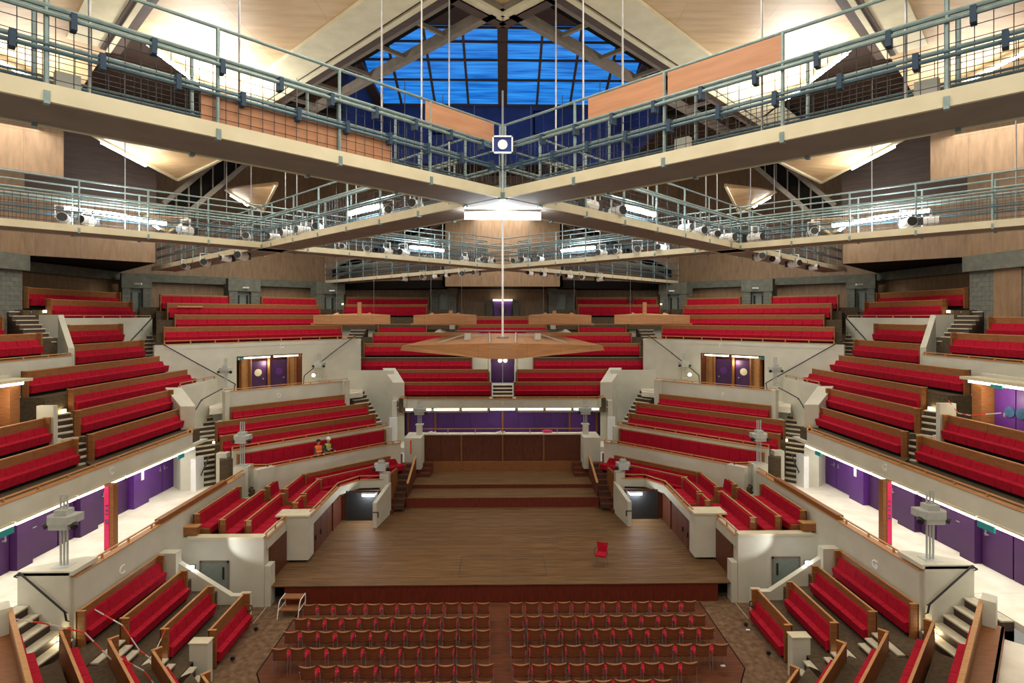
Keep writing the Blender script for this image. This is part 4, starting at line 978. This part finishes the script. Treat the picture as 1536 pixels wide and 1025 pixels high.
o=thing('catwalk_junction',(0,cA,zk),PI/4,'square platform at the near catwalk crossing','catwalk junction','catwalk junctions')
MB().box(-.6,.6,-.6,.6,.015,.08).build('deck','under',o)
o=thing('catwalk_junction',(0,cB,zk),PI/4,'square platform at the far catwalk crossing','catwalk junction','catwalk junctions')
MB().box(-.6,.6,-.6,.6,.015,.08).build('deck','under',o)

# hanging rods
def rod(x,y,z0,z1,label,r=.018): 
    o=tag(MB().tube((0,0,0),(0,0,z1-z0),r,6).build('hanger_rod','metal'),label,'hanger rod','catwalk hangers'); o.location=(x,y,z0)
k=0
for s in (-1,1):
    for j,(x,y) in enumerate(((5.1,7.0),(3.85,8.25),(2.15,10.0),(1.55,10.75),(1.2,12.6),(6.9,18.9),(8.4,21.8),(12.4,18.6),(14.8,15.9),(10.7,24.0),(4.6,26.4),(3.0,28.1),(6.4,24.6),(1.5,29.6),(13.0,26.6))):
        rod(s*x,y,zk,zc+.1 if j<3 or j in (5,7,8) else 22.2,'thin steel hanger rod on the %s, %s from the near end' % (SIDE[s],(ORD+['fourteenth','fifteenth'])[j]))
# horn loudspeaker at the crossing
o=thing('horn_loudspeaker',(0,11.55,zk+1.0),0,'square white horn loudspeaker hanging at the near catwalk crossing','loudspeaker')
MB().hexa([(-.2,-.1,-.17),(.2,-.1,-.17),(.1,.25,-.08),(-.1,.25,-.08),(-.2,-.1,.17),(.2,-.1,.17),(.1,.25,.08),(-.1,.25,.08)]).build('horn','evening_blue',o)
MB().box(-.21,-.18,-.13,-.09,-.18,.18).box(.18,.21,-.13,-.09,-.18,.18).box(-.21,.21,-.13,-.09,.15,.18).box(-.21,.21,-.13,-.09,-.18,-.15).build('rim','helmet',o)
MB().tube((0,-.12,0),(0,-.09,0),.1,16).build('driver','helmet',o)
# mast
o=thing('canopy_mast',(0,27.6,10.0),0,'slender pale mast holding the large timber canopy in the middle','mast')
MB().tube((0,0,0),(0,0,12.2),.05,10).build('pole','helmet',o); MB().tube((0,0,0),(0,0,.08),.28,12).build('collar','metal',o)

# fluorescent tubes on the catwalks
def fluo(p,q,label,r=.05):
    p=Vector(p); q=Vector(q); c=(p+q)/2; o=thing('fluorescent_tube',c,0,label,'fluorescent tube','catwalk tubes')
    lamp('POINT',(c.x,c.y-.15,c.z+.1),150,.25,(.82,.93,1))
    MB().tube(p-c,q-c,r*1.4,8).build('tube','tube',o); MB().bar(p-c+Vector((0,0,r*1.5)),q-c+Vector((0,0,r*1.5)),r*2.4,.03).build('batten','cream',o)
fluo((-.9,13.35,13.48),(.9,13.35,13.48),'dazzling horizontal tube below the near catwalk crossing',.06)
for s in (-1,1):
    d=SIDE[s]
    def onB(x,y0=cB,k=1): return (s*x, y0-x)
    a=onB(13.2); b=onB(11.3); fluo((a[0],a[1]-.1,14.35),(b[0],b[1]-.1,14.2),'bright tube along the catwalk by the %s wall' % d)
    fluo((s*4.9,cA+4.9+.3,14.35),(s*3.6,cA+3.6+.3,14.35),'bright tube on the catwalk left of the near crossing' if s<0 else 'bright tube on the catwalk right of the near crossing')
    fluo((s*4.3,cB-4.3,14.3),(s*2.9,cB-2.9,14.3),'bright tube on the far catwalk, %s of its crossing' % d)
    fluo((s*8.4,cB-8.4+.8,14.2),(s*7.6,cB-7.6+.8,14.2),'short bright tube where the %s catwalks cross' % d)

# theatre spotlights and small boxes along the catwalks
sp=thing('spotlight',(0,0,0),0,'','spotlight')
MB().tube((0,-.2,0),(0,.16,-.02),.11,12,r2=.13).build('body','helmet',sp)
MB().tube((0,-.215,0),(0,-.2,0),.1,12).build('lens','black',sp)
MB().bar((-.15,0,0),(-.15,0,.28),.02,.04).bar((.15,0,0),(.15,0,.28),.02,.04).bar((-.16,0,.28),(.16,0,.28),.04,.02).build('yoke','helmet',sp)
MB().box(-.1,.1,.16,.3,-.1,.1).build('rear_housing','black',sp)
spots=[]
def along(c,sg,xs,z,off): return [(x-off*sg*.707, c+sg*x+off*.707, z) for x in xs]
for s in (-1,1):
    for q in along(cA,s,[s*v for v in (1.9,2.8,5.6,6.3,7.1,7.9)],13.95,-.45): spots.append((q,s,'on the catwalk from near crossing to %s junction' % SIDE[s]))
    for q in along(cA,s,[s*v for v in (10.0,11.2,13.0,15.0)],13.5,-.5): spots.append((q,s,'under the catwalk to the far %s gallery' % SIDE[s]))
    for q in along(cB,-s,[s*v for v in (.9,1.5,2.2,4.8,5.4,6.1,6.9,8.0)],13.95,-.45): spots.append((q,s,'on the catwalk from far crossing to %s junction' % SIDE[s]))
    for q in along(cB,-s,[s*v for v in (9.6,11.0,12.9,13.3)],14.0,-.4): spots.append((q,s,'on the catwalk near the %s wall' % SIDE[s]))
    for q in along(cB,s,[s*v for v in (1.2,2.0,2.9,3.7,4.6,6.0)],13.5,-.45): spots.append((q,s,'under the far catwalk to %s corner of section E' % SIDE[s]))
cnt={}
first=True
for (q,s,w) in spots:
    cnt[w]=cnt.get(w,0)+1
    o=sp if first else copy_tree(sp); first=False
    o.location=q; o.rotation_euler=(0,0,random.uniform(-.9,.9)); sz=random.uniform(1.0,1.45); o.scale=(sz,sz,sz)
    tag(o,'grey spotlight %s, %s from the middle' % (w,ORD[cnt[w]-1]),'spotlight','catwalk spotlights')
# junction boxes and black cables on the near catwalks
for s in (-1,1):
    for j,x in enumerate((5.15,2.75)):
        y=cA-x-.45; o=thing('junction_box',(s*(x-.0)*1.0-s*-.35,y+.02,zk+.45),s*-PI/4 if s>0 else PI/4,'grey junction box on the %s near catwalk rail, %s' % (SIDE[s],('farther from the crossing','nearer the crossing')[j]),'junction box','junction boxes')
        MB().box(-.13,.13,-.06,.06,-.1,.1).build('box','grey_box',o)
        MB().path([(0,0,-.1),(-.08,0,-.2),(-.22,0,-.22),(-.3,0,-.1)],.008,6).build('cable','black',o)

# ================================================================== TIMBER CANOPIES
o=thing('acoustic_canopy',(0,24,9.2),0,'large faceted timber acoustic canopy hanging over the stage','canopy')
org=Vector(o.location)
def cp(x,y,z): return Vector((x,y,z))-org
for s in (-1,1):
    top=[cp(0,24.0,9.92),cp(s*.55,24.0,9.92),cp(s*5.0,28.0,9.62),cp(s*4.6,28.6,9.7),cp(s*2.7,32.0,10.1),cp(0,32.0,10.1)]
    bot=[cp(0,24.0,9.25),cp(s*.55,24.0,9.25),cp(s*5.1,28.0,9.38),cp(s*4.6,28.6,9.4),cp(s*2.7,32.0,9.7),cp(0,32.0,9.7)]
    m=MB(); A=[m.bm.verts.new(v) for v in bot]; B_=[m.bm.verts.new(v) for v in top]
    m.bm.faces.new(A[::-1]); m.bm.faces.new(B_)
    for i in range(6): m.bm.faces.new([A[i],A[(i+1)%6],B_[(i+1)%6],B_[i]])
    m.build('shell','canopy',o)
    MB().bar(cp(s*.55,24.1,9.95),cp(s*.75,31.9,10.13),.05,.07).bar(cp(s*3.0,26.2,9.84),cp(s*2.0,31,10.1),.04,.05).build('seam_strip','grey_box',o)
    MB().box(s*1.7-.14-org.x,s*1.7+.14-org.x,27-org.y,27.4-org.y,.75,1.05).build('winch','grey_box',o)
MB().bar(cp(-2.7,31.9,10.25),cp(2.7,31.9,10.25),.06,.06).bar(cp(-1.9,30.0,10.15),cp(-.8,30.0,10.1),.04,.05).bar(cp(.8,30.0,10.1),cp(1.9,30.0,10.15),.04,.05).build('spreader','metal',o)
for k,(x,w) in enumerate(((-8.1,2.05),(-3.1,1.7),(3.1,1.7),(8.1,2.05))):
    sg=-1 if x<0 else 1
    o=thing('acoustic_canopy',(x,30.5,10.65),0,'shallow timber canopy hanging at eye level, %s of the four from the left' % ORD[k],'canopy','small canopies')
    MB().prism([(-w,-.3),(w,-.3),(w*.92,.6),(0,1.6),(-w*.92,.6)],[0,0,.05,.1,.05],[.48,.48,.5,.6,.5]).prism([(-w-.15 if sg<0 else -w*.6,-.25),(w*.6 if sg<0 else w+.15,-.25),(w*.5,.4),(-w*.5,.4)],-.05,.05).build('shell','canopy',o)
    m=MB()
    for t in (-.45,.4): m.prism([(w*t-.25,-.1),(w*t+.25,-.1),(w*t,.35)],[.48]*3,[.50,.50,.64])
    m.build('fin','canopy',o)
    MB().box(.25*sg*-1-.1,.25*sg*-1+.1,.3,.4,.5,1.2 if abs(x)>5 else .75).build('hanger_plate','canopy',o)
    rod(x-w*.5,30.9,11.2,22.2,'fine wire holding the %s small canopy, left of its pair' % ORD[k],.006); rod(x+w*.5,30.9,11.2,22.2,'fine wire holding the %s small canopy, right of its pair' % ORD[k],.006)

# ================================================================== STALLS CHAIRS
def make_chair(wood='chair_wood', seatm='red', backs='chair_wood', arms=False, edge='oak'):
    t=thing('stacking_chair',(0,0,0),0,'chair','chair')
    def shell(y0,bow,x1,z0,z1,th,dip,n=8):          # curved panel, concave top edge
        m=MB(); F_=[];B_=[]
        for i in range(n+1):
            u=-1+2*i/n; x=u*x1; y=y0-bow*(1-u*u); zt=z1-dip*(1-u*u)
            F_.append((m.bm.verts.new((x*(.80 if z1-z0>.1 else 1),y,z0)),m.bm.verts.new((x,y-.035,zt)))); B_.append((m.bm.verts.new((x*(.80 if z1-z0>.1 else 1),y+th,z0)),m.bm.verts.new((x,y+th-.035,zt))))
        for i in range(n):
            a,b=F_[i],F_[i+1]; c,d=B_[i],B_[i+1]
            m.bm.faces.new([a[0],b[0],b[1],a[1]]); m.bm.faces.new([c[0],c[1],d[1],d[0]])
            m.bm.faces.new([a[1],b[1],d[1],c[1]]); m.bm.faces.new([a[0],c[0],d[0],b[0]])
        m.bm.faces.new([F_[0][0],F_[0][1],B_[0][1],B_[0][0]]); m.bm.faces.new([F_[n][0],B_[n][0],B_[n][1],F_[n][1]])
        return m
    shell(-.22,.05,.235,.47,.855,.016,.035).build('backrest',backs,t)
    shell(-.257,.05,.236,.848,.862,.02,.035).build('backrest_edge',edge,t)
    MB().rbox(-.235,.235,-.20,.24,.43,.50,.02).build('seat_pad',seatm,t)
    MB().box(-.21,.21,-.2,.22,.415,.432).build('seat_shell',wood,t)
    for sx in (-1,1):
        MB().tube((sx*.215,.2,0),(sx*.205,.2,.42),.011,6).build('leg','metal',t)
        MB().tube((sx*.235,-.27,0),(sx*.225,-.2,.43),.011,6).tube((sx*.225,-.2,.43),(sx*.232,-.235,.66),.011,6).build('leg','metal',t)
    if arms:
        for sx in (-1,1): MB().path([(sx*.235,-.22,.64),(sx*.27,.05,.66),(sx*.26,.19,.62),(sx*.215,.2,.42)],.012,6).build('armrest','black',t)
    return t
ch0=make_chair()
rowsC=[
 (20.27,[268,359,456,547,640,730,820,910,1000,1090,1180,1270],'a',(764.5,23.6,12)),
 (19.35,[218,308,403,505,600,697,793,888,983,1078,1170,1265],'a',(764.9,24.9,12)),
 (18.55,[157,262,363,465,570,663,768,868,970,1070,1168,1266],'a',(765.5,25.95,12)),
 (17.64,[90,195,308,412,518,630,738,845,948,1050,1153,1257],'a',(766.4,27.6,12)),
 (16.73,[250,365,473,590,712,827,938,1048,1152,1275],'a',(769.4,28.1,10)),
 (15.97,[425,540,680,788,915,1030,1152,1265],'a',(772.,30.0,8))]
first=True; TH=.0167
def px2x(u,Y):
    a=(u-768)/F; return (math.sin(TH)+a*math.cos(TH))/(math.cos(TH)-a*math.sin(TH))*Y
for ri,(Y,ls,_,(r0,rp,rn)) in enumerate(rowsC):
    yb=Y-.26
    L=[(px2x(384+v/3.84,yb)+.235,'left') for v in ls[::-1]]
    Rr=[(px2x(r0+rp*i,yb)+.235,'right') for i in range(rn)]
    for lst in (L,Rr):
        for k,(x,sd) in enumerate(lst):
            o=ch0 if first else copy_tree(ch0); first=False
            o.location=(x,Y+random.uniform(-.015,.015),.012); o.rotation_euler=(0,0,random.uniform(-.035,.035))
            tag(o,'wooden-backed chair, %s row from the stage, %s chair %s of the centre aisle' % (ORD[ri],ORD[k],sd),'chair','stalls chairs')
rc=make_chair(seatm='red_bright' if 'red_bright' in M else 'red',backs='red',arms=True,edge='red')
rc.location=(px2x(902,23.2),23.2,.74); rc.rotation_euler=(0,0,math.radians(160))
rc.name='red_chair'
tag(rc,'single bright red chair with black arms standing alone on the right part of the stage','chair')
# small mobile steps at the left front of the stage
o=thing('mobile_steps',(px2x(436,20.9),20.75,0),0,'small two-step timber stair unit with white frame at the left front of the stage','steps')
MB().box(-.45,.45,.3,.75,.62,.67).build('tread','oak',o); MB().box(-.45,.45,-.05,.35,.28,.32).build('tread','oak',o)
m=MB()
o.scale=(.82,.82,.85)
for x in (-.46,.46): m.path([(x,-.2,0),(x,0,.55),(x,.15,.68),(x,.75,.68),(x,.75,0)],.022,6); m.bar((x,-.12,.3),(x,.75,.3),.03,.03)
m.build('frame','helmet',o)
# little bits on the carpet
for x,y,l in ((px2x(1122,12.0*0+19.6),19.6,'small white scrap on the carpet right of the chairs'),(px2x(1100,16.8),17.6,'small white scrap near the right edge of the chair floor')):
    o=tag(MB().box(-.07,.07,-.04,.04,0,.02).build('paper_scrap','helmet'),l,'paper scrap'); o.location=(x,y,.015)

for s in (-1,1):
    o=thing('grab_rail',(s*9.1,20.15,.75),0,'small black curved grab handle on the low end of the sloping white wall, %s' % SIDE[s],'grab rail')
    MB().path([(0,0,0),(-s*.16,-.05,.02),(-s*.2,-.1,-.06),(-s*.14,-.12,-.14),(0,-.1,-.14)],.022,8).build('grip','black',o)
a=pD(-1,51.5,271); b=pD(-1,51.5,308)
o=tag(MB().tube((0,0,0),(b[0]-a[0],b[1]-a[1],0),.05,8).build('timber_pole','oak_edge'),'pale timber pole lying on a bench in upper section D','pole'); o.location=(a[0],a[1],11.62)
o=thing('stepladder',(9.9,43.0,11.6),0,'dark stepladder standing between the top benches at the right of section E','ladder')
for x in (-.22,.22): MB().tube((x,0,0),(x*.7,.25,1.15),.025,6).build('rail','black',o); MB().tube((x,.5,0),(x*.7,.25,1.15),.02,6).build('rear_leg','black',o)
for k in range(4): MB().box(-.2,.2,.04+.05*k,.12+.05*k,.22+.24*k,.25+.24*k).build('rung','truss',o)
# ================================================================== PEOPLE
def person(loc, rz, vest, label, helmet):
    t=thing('person',loc,rz,label,'person')
    J={}; V=[];E=[];Rd=[]
    def v(n,co,r,par=None):
        J[n]=len(V); V.append(co); Rd.append(r)
        if par: E.append((J[par],J[n]))
    v('pel',(0,0,.92),.145); v('waist',(0,-.02,1.06),.13,'pel'); v('chest',(0,-.07,1.28),.155,'waist'); v('neckb',(0,-.10,1.44),.075,'chest'); v('neck',(0,-.12,1.50),.055,'neckb')
    v('h1',(0,-.135,1.58),.082,'neck'); v('h2',(0,-.14,1.66),.092,'h1'); v('h3',(0,-.135,1.73),.066,'h2'); v('nose',(0,-.235,1.63),.018,'h2')
    for s,n in ((-1,'l'),(1,'r')):
        v(n+'sh',(s*.19,-.08,1.39),.065,'chest'); v(n+'el',(s*.26,-.19,1.15),.046,n+'sh'); v(n+'wr',(s*.17,-.40,1.06),.032,n+'el'); v(n+'pa',(s*.15,-.47,1.05),.038,n+'wr')
        v(n+'hip',(s*.095,0,.86),.10,'pel'); v(n+'kn',(s*.11,-.02,.48),.066,n+'hip'); v(n+'an',(s*.12,.02,.09),.042,n+'kn'); v(n+'to',(s*.13,-.16,.04),.04,n+'an')
        for k in range(4): v(n+'f%d'%k,(s*.15+(k-1.5)*.021,-.55+.006*abs(k-1.3),1.02),.009,n+'pa')
        v(n+'th',(s*.15-s*.055,-.50,1.035),.010,n+'pa')
    me=bpy.data.meshes.new('body'); me.from_pydata(V,E,[]); o=bpy.data.objects.new('body',me); C.objects.link(o)
    sk=o.modifiers.new('skin','SKIN'); 
    for i,r in enumerate(Rd): me.skin_vertices[0].data[i].radius=(r,r)
    me.skin_vertices[0].data[0].use_root=True
    ss=o.modifiers.new('sub','SUBSURF'); ss.levels=1; ss.render_levels=2
    dg=bpy.context.evaluated_depsgraph_get(); dg.update()
    nm=bpy.data.meshes.new_from_object(o.evaluated_get(dg)); bpy.data.objects.remove(o)
    nm.name='body'; nm.materials.clear(); nm.materials.append(M['skin']); nm.materials.append(M['navy'])
    for p in nm.polygons:
        c=p.center; p.use_smooth=True
        p.material_index = 0 if (c.z>1.47 or (c.y<-.42)) else 1
    if not nm.uv_layers: nm.uv_layers.new(name='UVMap')
    b=bpy.data.objects.new('body',nm); C.objects.link(b); b.parent=t
    # vest: a tapered shell following the torso
    m=MB(); rings=[]
    for z,rx,ry,cy in ((.98,.19,.165,-.01),(1.12,.185,.165,-.03),(1.28,.215,.185,-.065),(1.40,.20,.15,-.085),(1.46,.10,.10,-.10)):
        rings.append([m.bm.verts.new((rx*math.cos(2*PI*i/16),cy+ry*math.sin(2*PI*i/16),z)) for i in range(16)])
    for a,c in zip(rings,rings[1:]):
        for i in range(16): m.bm.faces.new([a[i],a[(i+1)%16],c[(i+1)%16],c[i]])
    m.build('vest',vest,t,True)
    m=MB()
    for z in (1.08,1.22): m.tube((0,-.045,z),(0,-.045,z+.04),.001,4)
    m.bm.free()
    MB().box(-.15,.15,-.252,-.235,1.15,1.19).build('reflective_band','helmet',t)
    if helmet: MB().ball((0,-.135,1.70),.125,(1,1.1,.85),16,10).build('hard_hat','helmet',t,True)
    else: MB().ball((0,-.12,1.70),.108,(1,1.08,.85),16,10).build('hair','hair',t,True)
    MB().ball((-.035,-.222,1.665),.013).ball((.035,-.222,1.665),.013).build('eyes','navy',t)
    MB().box(-.028,.028,-.226,-.215,1.588,1.598).build('mouth','tape_red',t)
    MB().ball((-.092,-.135,1.64),.022,(.5,1,1.4)).ball((.092,-.135,1.64),.022,(.5,1,1.4)).build('ears','skin',t,True)
    return t
q=pD(-1,39.05,478); person((q[0],q[1],2.9),PI/4-.1,'orange','person with dark hair in an orange vest leaning on the lowest rail of section D',False)
q=pD(-1,39.15,491); person((q[0],q[1],2.9),PI/4+.35,'yellow','person in a white hard hat and yellow vest at the lowest rail of section D',True)

# ================================================================== LIGHT
sc=bpy.context.scene
w=bpy.data.worlds.new('World'); sc.world=w; w.use_nodes=True
w.node_tree.nodes['Background'].inputs[0].default_value=(1,.95,.82,1); w.node_tree.nodes['Background'].inputs[1].default_value=.32
down=(0,0,0)
for x,y,e in ((0,7,380),(-9,12,380),(9,12,380),(-6,22,520),(6,22,520),(0,34,520),(-12,30,600),(12,30,600),(0,40,380),(-14,36,380),(14,36,380),(-18,20,320),(18,20,320)):
    lamp('AREA',(x,y,18.3),e,4.0,(1,.94,.84),down)  # added soft overhead fill; the hall has no such fixtures
for x,y,e in ((0,4,420),(-9,8,300),(9,8,300)):
    lamp('AREA',(x,y,14.6),e,2.5,(1,.86,.66),(PI,0,0))  # added uplights brightening the near ceiling, no visible fixtures
for s in (-1,1):
    lamp('AREA',(s*15.0,19,5.0),190,.3,(1,.97,.92),(0,0,0),14.0)      # walkway strip lights
lamp('AREA',(0,37.2,5.0),90,12,(1,.95,.95),(0,0,0),.3)
lamp('AREA',(0,-3,17),900,10,(1,.93,.82),(math.radians(62),0,0),4)  # added large fill light behind the camera, not a hall fixture

# ================================================================== CAMERA
cam=bpy.data.cameras.new('camera'); co=bpy.data.objects.new('camera',cam); C.objects.link(co); sc.camera=co
cam.sensor_width=36; cam.lens=36*F/1536; co.location=(0,0,H); co.rotation_euler=(PI/2,0,-TH)
cam.shift_y=-(512.5-474)/1536; cam.clip_end=300
vs=sc.view_settings; vs.view_transform='Standard'; vs.look='None'; vs.gamma=1; vs.use_curve_mapping=False; vs.exposure=0.0
